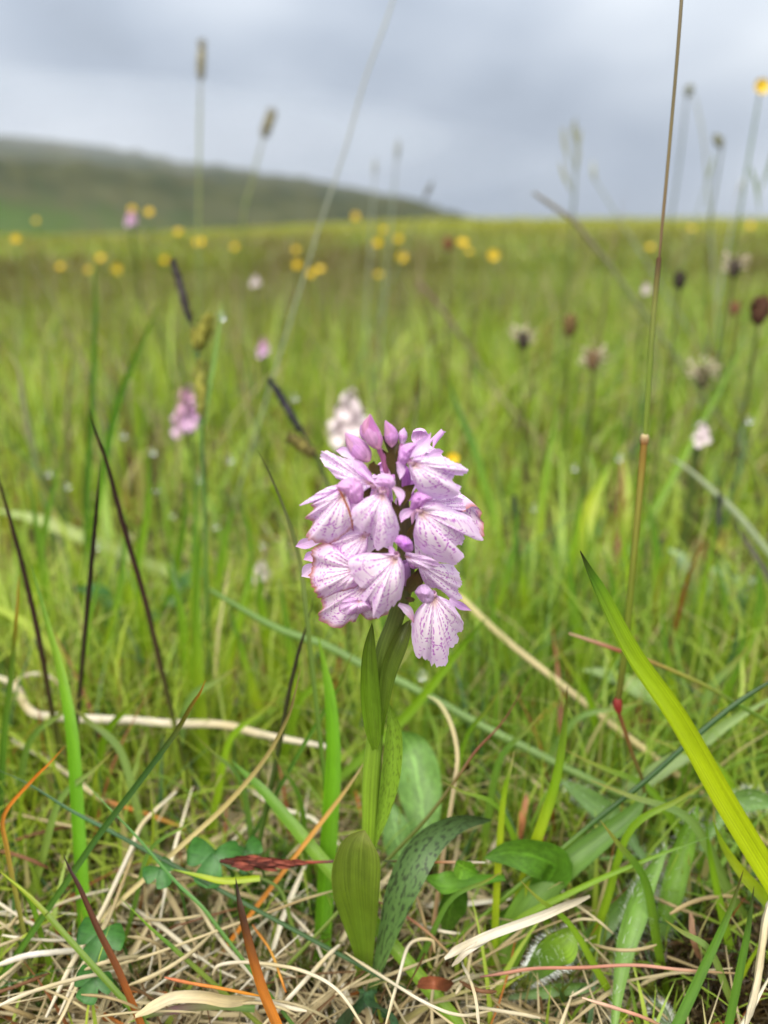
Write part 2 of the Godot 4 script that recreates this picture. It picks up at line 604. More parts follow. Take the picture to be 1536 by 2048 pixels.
func build_sward():
	var shapes := [blade_mesh(0.12, 0.05, 0.5), blade_mesh(0.3, 0.25, 0.4), blade_mesh(0.25, 0.85, 0.35), blade_mesh(0.05, 0.02, 0.2), blade_mesh(0.6, 0.45, 0.6)]
	var spots := []
	for i in 10500:                                                 # close blades
		var d := 0.16 + 0.6 * pow(rng.randf(), 1.25)
		var az := rng.randf_range(-0.95, 0.95)
		var x := d * sin(az); var z := -d * cos(az)
		var hmax := lerpf(0.022, 0.070, smoothstep(0.165, 0.34, d + 0.06 * maxf(-x / d, 0)))
		var h := hmax * (rng.randf_range(0.35, 0.95) if rng.randf() < 0.95 else rng.randf_range(1.1, 1.5))
		if absf(x) < 0.025 and d < 0.22: h *= 0.5
		if nz.get_noise_2d(x * 500.0, z * 500.0) < -0.16 and d < 0.5: continue
		if rng.randf() > smoothstep(0.12, 0.24, d) + 0.12 * signf(x): continue
		spots.append([upright(x, z, h, (rng.randf_range(0.0012, 0.0036) if rng.randf() < 0.82 else rng.randf_range(0.0036, 0.0062)), 0.85), grass_color(d, x, z), rng.randi() % 5])
	for i in 20000:                                                 # thin young blades among the dead stalks
		var d := 0.125 + 0.23 * pow(rng.randf(), 0.8)
		var az := rng.randf_range(-0.95, 0.95)
		var x := d * sin(az); var z := -d * cos(az)
		var lush := smoothstep(-0.2, 0.35, nz.get_noise_2d(x * 420.0 + 90.0, z * 420.0)) * smoothstep(0.14, 0.2, d)
		if rng.randf() > lush * 0.75 + 0.30 * smoothstep(0.13, 0.22, d) + 0.12 + 0.08 * signf(x): continue
		var h := rng.randf_range(0.020, 0.046) * lerpf(0.75, 1.4, smoothstep(0.14, 0.26, d))
		spots.append([upright(x, z, h, rng.randf_range(0.0007, 0.0024), 0.8), grass_color(d, x, z), rng.randi() % 5])
	scatter("near_grass", "short bright green grass of the near meadow", "grass", shapes, M.grass, spots)
	spots = []
	for i in 36000:
		var d := 0.7 + 2.3 * pow(rng.randf(), 1.3)
		var az := rng.randf_range(-0.85, 0.85)
		var x := d * sin(az); var z := -d * cos(az)
		spots.append([upright(x, z, (rng.randf_range(0.025, 0.075) if rng.randf() < 0.93 else rng.randf_range(0.08, 0.14)), rng.randf_range(0.0018, 0.0042), 0.9), grass_color(d, x, z), rng.randi() % 5])
	for i in 60000:
		var d := 3.0 + 24.0 * pow(rng.randf(), 1.8)
		var az := rng.randf_range(-0.8, 0.8)
		var x := d * sin(az); var z := -d * cos(az)
		spots.append([upright(x, z, rng.randf_range(0.03, 0.10) * lerpf(1.0, 1.5, smoothstep(8, 26, d)), rng.randf_range(0.006, 0.012) * (1.0 + d * 0.12), 0.7), grass_color(d, x, z), rng.randi() % 5])
	for i in 1500:                                                 # pale and dead flowering stalks
		var d := 0.5 + 7.0 * pow(rng.randf(), 1.6)
		var az := rng.randf_range(-0.8, 0.8)
		var x := d * sin(az); var z := -d * cos(az)
		spots.append([upright(x, z, rng.randf_range(0.07, 0.17), rng.randf_range(0.0011, 0.0022), 0.35), [C(190, 176, 132), C(120, 96, 78), C(150, 140, 96), C(104, 84, 84)][rng.randi() % 4], [1, 3, 4][rng.randi() % 3]])
	scatter("far_grass", "olive and brownish grass of the meadow up to its crest", "grass", shapes, M.grass, spots)
	# thatch of dead stalks
	var stalks := []
	for q in 8:
		var b := Buf.new()
		var pts := []
		for i in 6:
			var t := i / 5.0
			pts.append(Vector3(t - 0.5, rng.randf_range(-0.01, 0.012), rng.randf_range(-0.014, 0.014) * (1.0 if q < 5 else 2.2)))
		var hue := [Color(1, 1, 1), Color(0.85, 0.82, 0.76), Color(1.05, 1.0, 0.95), Color(0.9, 0.86, 0.8)]
		if q == 2 or q == 4: pts[3] += Vector3(0, 0.03, 0.07)             # bent over
		if q < 3: tube(b, pts, even([0.0022, 0.0032, 0.0042][q], 0.3), hue, 12, 5)
		else: ribbon(b, pts, even([0.0035, 0.005, 0.0065, 0.0042, 0.0085][q - 3], 0.25), Vector3(0.1, 1, 0.3).normalized(), hue, 0.55, 14, 3, 2.5, 0.25)
		stalks.append(b.mesh())
	spots = []
	for i in 9200:
		var d := rng.randf_range(0.10, 0.46)
		var az := rng.randf_range(-0.95, 0.95)
		var x := d * sin(az); var z := -d * cos(az)
		var ln := rng.randf_range(0.03, 0.12)
		var bs := Basis(Vector3.UP, rng.randf() * TAU) * Basis(Vector3.BACK, rng.randf_range(-0.35, 0.35)) * Basis(Vector3.RIGHT, rng.randf() * TAU)
		var hgt := rng.randf_range(-0.004, 0.011) * smoothstep(0.5, 0.2, d)
		if rng.randf() < smoothstep(0.175, 0.24, d) * 0.75 + (0.55 if x > 0.02 else 0.0): continue
		var c := C(214, 200, 160).lerp(C(156, 138, 96), rng.randf())
		var r := rng.randf()
		if r < 0.12: c = C(112, 84, 52)
		elif r < 0.22: c = C(238, 230, 206)
		elif r < 0.24: c = C(196, 124, 60)
		spots.append([Transform3D(bs * Basis.from_scale(Vector3(ln, ln, ln)), Vector3(x, land(x, z) + hgt, z)), c, rng.randi() % 8])
	scatter("dead_grass", "tangled mat of pale dead grass stalks on the ground", "thatch", stalks, M.straw, spots)


# ---------- the orchid ----------
var orchid: Node3D
var ob := Vector3.ZERO

func zpts(a: Array, off0: float, off1: float) -> Array:
	var out := []
	var n := a.size() / 2
	for i in n:
		var q := Z(a[2 * i], a[2 * i + 1])
		out.append(OP(q.x, q.y, lerpf(off0, off1, float(i) / maxi(n - 1, 1))))
	return out

const ZM := 1.0 / 3.4909 * 0.148 / 1535.0                         # metres per zoomed pixel at the flower

# a petal that fans out from its throat to a frilled rim
func fan(throat: Array, rim: Array, off: float, o := {}) -> Buf:
	var b := Buf.new()
	var T := Z(throat[0], throat[1])
	var R := []
	for i in rim.size() / 2:
		R.append(Z(rim[2 * i], rim[2 * i + 1]))
	var cols := 90
	var rows := 18
	var p := PackedVector3Array(); var u := PackedVector2Array(); var k := PackedColorArray()
	var ph := rng.randf() * 50.0
	var tint: Color = o.get("tint", Color(1, 1, 1))
	var rimc: Color = o.get("rim", tint)
	var side: float = o.get("side", 0.0)                             # which way the lip turns away: rim recedes by this slope
	var drop: float = o.get("drop", 0.25)
	for i in rows + 1:
		var t := lerpf(0.05, 1.0, float(i) / rows)
		for j in cols + 1:
			var s := float(j) / cols
			var e: Vector2 = spline(R, s)
			var frill := 1.0 + (0.06 * nz.get_noise_1d(s * 1500.0 + ph * 30.0) + 0.045 * nz.get_noise_1d(s * 5000.0 + ph * 30.0)) * smoothstep(0.8, 1.0, t)
			var at := T + (e - T) * t * frill
			var rel := (at - T) * 0.148 / F
			var z: float = off + o.get("bulge", 0.0022) * sin(PI * minf(t * 0.85, 1.0))
			z -= rel.x * side + rel.y * drop * 0.0 + o.get("curl", 0.0028) * t * t * (0.55 + 0.45 * absf(2.0 * s - 1.0))
			z += t * t * (0.001 * sin(s * 19.0 + ph) + 0.00055 * sin(s * 43.0 + ph * 2.0))
			z += 0.00007 * sin(s * 70.0) + rel.y * drop
			p.append(OP(at.x, at.y, z))
			u.append(Vector2(s, t))
			k.append(tint.lerp(rimc, smoothstep(0.88, 1.0, t + 0.06 * nz.get_noise_1d(s * 600.0 + ph))))
	b.grid(rows + 1, cols + 1, p, u, k)
	return b

# a domed petal (hood) with a closed outline
func dome(rim: Array, off: float, high: float, c0: Color, c1: Color) -> Buf:
	var b := Buf.new()
	var R := []
	var mid := Vector2.ZERO
	for i in rim.size() / 2:
		R.append(Z(rim[2 * i], rim[2 * i + 1]))
		mid += R[-1]
	mid /= R.size()
	R.append(R[0])
	var p := PackedVector3Array(); var u := PackedVector2Array(); var k := PackedColorArray()
	var cols := 30
	for i in 10:
		var t := maxf(i / 9.0, 0.02)
		for j in cols + 1:
			var s := float(j) / cols
			var e: Vector2 = spline(R, s)
			var at := mid + (e - mid) * t
			p.append(OP(at.x, at.y, off + high * sqrt(maxf(1.0 - t * t, 0.0)) + 0.0002 * sin(s * TAU * 3.0) * t + 0.0008 * nz.get_noise_2d(at.x * 2.5, at.y * 2.5)))
			u.append(Vector2(s, t))
			k.append(c0.lerp(c1, clampf(t * 0.7 + 0.5 * nz.get_noise_2d(at.x * 6.0, at.y * 2.0), 0, 1)))
	b.grid(10, cols + 1, p, u, k)
	return b

func sepal(a: Array, w: float, off0: float, off1: float, cols: Array, parent: Node3D, called := "sepal", m := "petal", full := 0.55):
	var b := Buf.new()
	var hw := w * 0.5 * ZM
	ribbon(b, zpts(a, off0, off1), func(t): return hw * (pow(sin(PI * 0.5 * minf(t / full, 1.0)), 1.25) if t < full else lerpf(1.0, 0.4, smoothstep(full, 1.0, t))) + 0.00004, Vector3(0, 0.25, 1).normalized(), cols, 0.5, 14, 6, 0.5)
	return part(b, called, M[m], parent, ob)

func flower(which: int, throat: Array, rim: Array, off: float, o := {}) -> Node3D:
	var f := Buf.new()                                             # the pale column in the throat carries the flower
	var t := Z(throat[0], throat[1])
	var back := OP(t.x, t.y, off - 0.006)
	tube(f, [OP(t.x, t.y - 6, off + 0.0008), OP(t.x, t.y, off), back], func(s): return 0.00062 * sin(PI * clampf(s * 0.75 + 0.2, 0, 1)) + 0.0001, [C(226, 196, 206), C(232, 206, 214), C(180, 120, 170)], 8, 8)
	var fl := part(f, "flower", M.petal, orchid, ob)
	part(fan(throat, rim, off, o), "lip", M["lip%d" % which], fl, ob)
	return fl

func bud(a: Array, w: float, off: float, cols: Array):
	var b := Buf.new()
	var r := w * 0.5 * ZM
	tube(b, zpts(a, off, off), func(t): return r * 0.86 * (pow(sin(PI * clampf(t * 0.94 + 0.02, 0, 1)), 0.85)), cols, 16, 14, 0.1)
	var o := part(b, "bud", M.petal, orchid, ob)
	for s in [-1.0, 1.0, 0.0]:                                         # three sepals closed over it, their edges showing
		var pts := zpts(a, off + r * 0.55, off + r * 0.45)
		var d: Vector3 = (pts[-1] - pts[0]).normalized()
		var side := d.cross(Vector3(0, 0.2, 1)).normalized()
		for i in pts.size():
			var t := float(i) / (pts.size() - 1)
			pts[i] += side * s * r * 0.5 * sin(PI * clampf(t * 0.9 + 0.05, 0, 1)) + (-d * r * 0.22 if i == 0 else Vector3.ZERO) * (1.0 - absf(s) * 0.5)
		var q := Buf.new()
		var c: Color = cols[0].lerp(cols[-1], 0.4 + 0.3 * s)
		ribbon(q, pts, func(t): return r * 0.62 * pow(sin(PI * clampf(t * 0.9 + 0.01, 0, 1)), 1.1) + 0.00003, (Vector3(0, 0.2, 1) + side * s * 0.8).normalized(), [c * 0.9, c, cols[-1]], -0.55, 14, 6, 0.3, 0.04)
		part(q, "sepal", M.petal, o, ob)
	return o

func build_orchid():
	ob = OP(735, 1985, 0.0)
	speck = 0.03
	orchid = base("spotted_orchid", ob, "pale pink orchid spike with purple dashes on its lips, in sharp focus at the middle", "orchid")
	var hood := C(226, 184, 228); var hood2 := C(214, 162, 222); var pale := C(236, 214, 240)
	# stem
	var b := Buf.new()
	tube(b, [OP(775, 870), OP(800, 930), OP(806, 1010), OP(812, 1100), OP(806, 1180), OP(790, 1240), OP(768, 1310), OP(757, 1400), OP(749, 1480), OP(742, 1570), OP(738, 1680), OP(730, 1800), OP(724, 1900), OP(724, 1990)],
		func(t): return lerpf(0.0011, 0.0019, smoothstep(0.0, 0.35, t)) + 0.0002 * sin(t * 30.0), [C(96, 84, 62), C(84, 78, 48), C(104, 120, 54), C(124, 156, 50), C(142, 180, 48), C(142, 180, 50)], 50, 14)
	part(b, "stem", M.stem, orchid, ob)
	# clasping stem leaves, lower leaves
	var g1 := C(104, 138, 40); var g2 := C(86, 120, 40)
	var lf := func(pts: Array, w: float, cols: Array, full: float, m: String, fold: float):
		var q := Buf.new()
		ribbon(q, pts, leafy(w * 0.15 / F * 0.5, full), Vector3(0, 0.3, 1).normalized(), cols, fold, 24, 8, 0.3)
		return part(q, "leaf", M[m], orchid, ob)
	lf.call([OP(744, 1246, 0.002), OP(738, 1310, 0.0035), OP(741, 1390, 0.0035), OP(748, 1470, 0.003), OP(750, 1500, 0.0022)], 42, [C(100, 116, 50), C(126, 164, 46), C(132, 168, 48)], 0.55, "leaf", 0.9)
	lf.call([OP(820, 1240, -0.001), OP(800, 1280, 0.0028), OP(778, 1340, 0.0032), OP(768, 1410, 0.0028), OP(762, 1470, 0.0018)], 38, [C(110, 116, 64), C(116, 140, 56), C(130, 164, 52)], 0.35, "leaf", 0.9)
	lf.call([OP(777, 1405, -0.001), OP(787, 1465, 0.0), OP(781, 1550, 0.001), OP(766, 1630, 0.001), OP(748, 1690, 0.001)], 44, [C(136, 170, 52), C(122, 158, 44), C(124, 158, 44)], 0.45, "spotted", 0.7)
	lf.call([OP(729, 1660, 0.012), OP(715, 1700, 0.0135), OP(712, 1770, 0.012), OP(720, 1840, 0.008), OP(728, 1910, 0.005), OP(728, 1990, 0.002)], 108, [C(150, 156, 84), C(128, 150, 56), C(122, 150, 44), C(128, 160, 48), C(130, 160, 54)], 0.32, "leaf", 0.45).set_meta("label", "broad blunt base leaf facing the camera")
	lf.call([P(985, 1640, 0.200), P(915, 1648, 0.192), P(850, 1692, 0.186), P(805, 1775, 0.184), P(775, 1870, 0.186), P(742, 1985, 0.190)], 84, [C(64, 84, 50), C(78, 104, 58), C(86, 116, 62), C(84, 116, 56), C(90, 122, 56)], 0.5, "blotched", 0.35).set_meta("label", "dark spotted leaf arching to the right")
	lf.call([P(655, 2080, 0.172), P(690, 2040, 0.178), P(720, 2000, 0.186), P(730, 1980, 0.188)], 70, [C(62, 92, 60), C(60, 96, 56)], 0.5, "spotted", 0.3)
	lf.call([P(800, 2080, 0.172), P(775, 2040, 0.176), P(750, 2005, 0.186), P(738, 1985, 0.188)], 84, [C(56, 92, 62), C(66, 104, 62)], 0.5, "spotted", 0.3)
	# flowers: lips first, then their hoods and sepals
	var f1 := flower(0, [718, 640], [690, 655, 640, 668, 585, 690, 510, 755, 506, 830, 540, 890, 610, 925, 648, 950, 655, 1010, 690, 1046, 745, 1010, 790, 985, 830, 930, 822, 840, 780, 740, 745, 668], 0.0125, {"drop": 0.12})
	part(dome([655, 578, 690, 532, 740, 514, 790, 540, 806, 592, 772, 622, 735, 605, 700, 604], 0.0125, 0.0022, hood, pale), "hood", M.petal, f1, ob)
	sepal([835, 738, 842, 660, 790, 610], 56, 0.0125, 0.011, [hood2, pale, C(240, 214, 226)], f1)
	sepal([645, 560, 620, 520, 560, 470, 690, 600], 44, 0.008, 0.011, [hood2, pale], f1)
	var f2 := flower(1, [915, 440], [930, 402, 1000, 388, 1060, 392, 1150, 398, 1205, 432, 1260, 450, 1310, 490, 1280, 522, 1212, 530, 1212, 578, 1256, 600, 1258, 648, 1180, 682, 1080, 694, 1010, 672, 955, 620, 920, 540, 897, 470], 0.0095, {"side": 0.35, "drop": 0.1})
	part(dome([828, 425, 832, 345, 878, 306, 958, 302, 930, 352, 905, 405, 866, 458], 0.0095, 0.002, hood2, hood), "hood", M.petal, f2, ob)
	sepal([1054, 228, 1010, 300, 960, 350, 900, 390], 92, 0.006, 0.0085, [hood2, pale, pale], f2)
	sepal([1142, 358, 1090, 372, 1010, 412], 58, 0.002, 0.0065, [hood, pale], f2)
	sepal([838, 556, 845, 490, 820, 430], 52, 0.010, 0.0095, [pale, pale, hood], f2)
	var f3 := flower(2, [972, 775], [985, 738, 1050, 712, 1120, 722, 1200, 760, 1280, 790, 1340, 828, 1348, 862, 1422, 968, 1370, 976, 1285, 940, 1285, 985, 1262, 1008, 1215, 1022, 1252, 1050, 1290, 1090, 1240, 1130, 1214, 1152, 1120, 1130, 1030, 1080, 952, 1010, 932, 930, 948, 850, 950, 800], 0.0095, {"side": 0.35, "drop": 0.12})
	part(dome([912, 762, 918, 690, 958, 640, 1020, 660, 1066, 690, 1010, 722, 960, 762], 0.009, 0.0022, hood2, hood), "hood", M.petal, f3, ob)
	sepal([846, 856, 868, 800, 932, 758], 66, 0.0105, 0.009, [hood, pale, hood], f3)
	part(fan([1000, 730], [1010, 690, 1100, 680, 1180, 672, 1230, 668, 1285, 712, 1292, 768, 1220, 770, 1100, 760], 0.004, {"side": 0.5, "curl": 0.001}), "sepal", M.lip3, f3, ob)
	var f4 := flower(3, [812, 1090], [790, 1068, 700, 1070, 600, 1064, 510, 1080, 478, 1150, 500, 1230, 560, 1300, 600, 1328, 562, 1370, 590, 1402, 622, 1390, 650, 1440, 655, 1524, 720, 1490, 780, 1452, 840, 1390, 866, 1280, 868, 1180, 846, 1105], 0.0135, {"drop": 0.12, "side": -0.15})
	part(dome([796, 990, 830, 944, 890, 958, 926, 1000, 926, 1052, 880, 1064, 840, 1030], 0.0135, 0.0024, C(196, 124, 216), hood), "hood", M.petal, f4, ob)
	part(fan([872, 1090], [880, 1060, 960, 1075, 1050, 1100, 1120, 1150, 1050, 1175, 960, 1170, 890, 1130], 0.010, {"side": 0.2, "curl": 0.001}), "sepal", M.lip0, f4, ob)
	sepal([770, 1010, 780, 1050, 806, 1085], 40, 0.012, 0.013, [hood, pale], f4)
	var f5 := flower(0, [1072, 1362], [1030, 1392, 960, 1460, 918, 1560, 925, 1700, 960, 1790, 1010, 1800, 1048, 1828, 1058, 1856, 1120, 1862, 1168, 1830, 1180, 1742, 1222, 1712, 1252, 1670, 1232, 1640, 1272, 1608, 1280, 1550, 1240, 1480, 1200, 1412, 1115, 1368], 0.0085, {"drop": 0.05, "side": 0.2})
	part(dome([938, 1342, 970, 1300, 1020, 1288, 1076, 1350, 1072, 1402, 1030, 1432, 980, 1400], 0.009, 0.0022, C(216, 186, 224), pale), "hood", M.petal, f5, ob)
	sepal([1336, 1470, 1262, 1436, 1186, 1388], 52, 0.004, 0.006, [hood, C(206, 164, 224), pale], f5)
	sepal([934, 1556, 895, 1470, 828, 1425], 62, 0.010, 0.010, [C(190, 130, 150), C(238, 222, 240), C(226, 200, 232)], f5)
	var f6 := flower(1, [962, 1140], [1000, 1138, 1100, 1142, 1205, 1150, 1252, 1220, 1264, 1290, 1240, 1330, 1272, 1382, 1200, 1392, 1150, 1350, 1090, 1312, 1060, 1312, 1010, 1280, 972, 1200], 0.0058, {"side": 0.4, "drop": 0.1})
	part(dome([900, 1130, 930, 1100, 975, 1110, 985, 1150, 950, 1180, 910, 1170], 0.004, 0.0015, hood2, hood), "hood", M.petal, f6, ob)
	var f7 := flower(2, [452, 650], [390, 630, 300, 680, 215, 730, 240, 760, 178, 820, 226, 845, 215, 890, 184, 950, 230, 985, 330, 1012, 400, 980, 470, 920, 508, 880, 508, 780, 484, 690], 0.0095, {"side": -0.4, "drop": 0.12, "rim": C(206, 160, 140)})
	part(dome([386, 602, 440, 555, 510, 543, 572, 588, 584, 660, 560, 716, 500, 722, 450, 660], 0.0095, 0.0028, hood, C(214, 178, 206)), "hood", M.petal, f7, ob)
	part(fan([420, 630], [400, 590, 330, 610, 240, 662, 138, 735, 200, 722, 300, 702, 410, 660], 0.007, {"side": -0.4, "curl": 0.001}), "sepal", M.lip1, f7, ob)
	var w := Buf.new()
	ribbon(w, zpts([405, 618, 440, 680, 478, 760, 500, 830, 512, 912], 0.0125, 0.012), even(15 * 0.5 * ZM, 0.3), Vector3(0, 0, 1), [C(150, 84, 44), C(186, 128, 92), C(150, 92, 58)], 0.8, 20, 4, 2.0, 0.3)
	part(w, "withered_edge", M.petal, f7, ob)
	var f8 := flower(3, [604, 935], [560, 925, 480, 928, 420, 958, 360, 1000, 338, 1060, 370, 1150, 430, 1192, 500, 1200, 560, 1150, 604, 1060, 618, 985], 0.0085, {"side": -0.2, "tint": Color(0.96, 0.92, 0.95)})
	sepal([108, 1022, 180, 1000, 300, 975], 76, 0.001, 0.004, [hood, pale], f8)
	var f9 := flower(1, [540, 1180], [480, 1100, 380, 1010, 280, 1008, 222, 1060, 230, 1150, 212, 1230, 218, 1300, 258, 1360, 300, 1388, 380, 1352, 450, 1332, 540, 1300, 562, 1235], 0.0105, {"side": -0.3, "drop": 0.1, "rim": C(190, 132, 96), "tint": Color(0.97, 0.94, 0.95)})
	sepal([164, 1116, 220, 1090, 310, 1090], 76, 0.002, 0.004, [hood, pale], f9)
	sepal([150, 1232, 210, 1190, 310, 1160], 110, 0.002, 0.004, [pale, pale], f9)
	var f10 := flower(2, [606, 1290], [540, 1296, 450, 1328, 380, 1344, 300, 1380, 302, 1440, 268, 1500, 285, 1546, 350, 1582, 430, 1590, 490, 1542, 524, 1550, 560, 1490, 600, 1530, 650, 1532, 760, 1490, 710, 1400, 645, 1325], 0.0085, {"side": -0.2, "rim": C(196, 146, 120), "tint": Color(0.95, 0.93, 0.95)})
	part(fan([560, 1400], [500, 1370, 440, 1400, 420, 1440, 470, 1500, 560, 1490, 640, 1450, 610, 1400], 0.0115, {"tint": Color(0.93, 0.84, 0.94)}), "sepal", M.lip0, f10, ob)
	var f11 := flower(0, [655, 600], [585, 596, 480, 572, 408, 552, 350, 500, 300, 440, 288, 380, 330, 358, 420, 398, 500, 420, 580, 458, 640, 530, 674, 572], 0.0075, {"side": -0.3, "curl": 0.001})
	sepal([392, 352, 450, 360, 520, 410], 64, 0.002, 0.004, [hood, pale, pale], f11)
	sepal([500, 410, 560, 470, 640, 560], 70, 0.0085, 0.009, [pale, hood], f11)
	# unopened buds at the top, with their bracts
	bud([632, 112, 622, 190, 660, 280, 692, 342], 138, 0.004, [C(214, 146, 206), C(226, 174, 220), C(228, 182, 216), C(226, 178, 196)])
	bud([566, 180, 590, 240, 620, 290], 70, -0.001, [C(214, 156, 212), hood])
	bud([738, 152, 772, 220, 778, 280, 782, 330], 112, 0.001, [C(222, 168, 222), C(218, 166, 220), C(228, 184, 208)])
	bud([464, 240, 520, 310, 580, 380, 622, 428], 150, 0.003, [hood, C(214, 166, 222), C(222, 176, 214), C(226, 184, 202)])
	bud([866, 200, 858, 250, 850, 320], 72, 0.0, [pale, hood, pale])
	for a in [[[690, 338, 720, 400, 745, 510], 44, C(208, 140, 180)], [[850, 310, 840, 380, 830, 450], 34, C(206, 150, 190)], [[860, 470, 880, 540, 880, 610], 70, C(186, 128, 196)], [[880, 700, 890, 640, 920, 560], 60, C(190, 140, 200)], [[870, 1130, 885, 1200, 880, 1290], 60, C(196, 160, 206)]]:
		var q := Buf.new()
		tube(q, zpts(a[0], 0.0035, 0.002), even(a[1] * 0.5 * ZM, 0.7), [a[2]], 10, 8)
		part(q, "ovary", M.petal, orchid, ob)
	var br := [C(58, 48, 34), C(112, 96, 62), C(104, 98, 56)]
	for a in [[[798, 315, 772, 400, 790, 520], 62, 0.0065], [[712, 345, 740, 380, 770, 430], 30, 0.004], [[655, 425, 652, 460, 690, 520], 74, 0.0075], [[946, 585, 880, 640, 850, 730], 90, 0.006], [[780, 700, 810, 770, 850, 850], 60, 0.006], [[945, 830, 930, 900, 880, 990], 60, 0.005], [[985, 1150, 950, 1250, 890, 1340], 110, 0.005], [[640, 600, 600, 660, 580, 680], 60, 0.006], [[830, 330, 822, 360, 815, 400], 22, 0.006], [[870, 1380, 905, 1390, 940, 1400], 40, 0.009], [[620, 1080, 690, 1060, 780, 1060], 70, 0.006]]:
		sepal(a[0], a[1], a[2], a[2] - 0.002, br, orchid, "bract", "leaf", 0.6)
	# the far side of the spike: the same kinds of flower turned round the stem
	var axis := OP(806, 1080) - ob
	for s in [[f1, 180.0, 0.002], [f4, 176.0, 0.0], [f3, 182.0, 0.001], [f10, 180.0, 0.014], [f5, 178.0, 0.016]]:
		var c: Node3D = s[0].duplicate()
		c.name = "flower"
		orchid.add_child(c, true)
		var turn := Basis(Vector3.UP, deg_to_rad(s[1]))
		c.transform = Transform3D(turn, axis - turn * axis + Vector3(0, s[2], 0) - turn * Vector3(0, 0, 0.002))


	speck = 0.12


func gz(y: float, h := 0.008) -> float:                            # lens depth of the sward at a pixel row
	var q := (y - 1024.0) / F
	return (EYE - h) / (q * cp + sp)

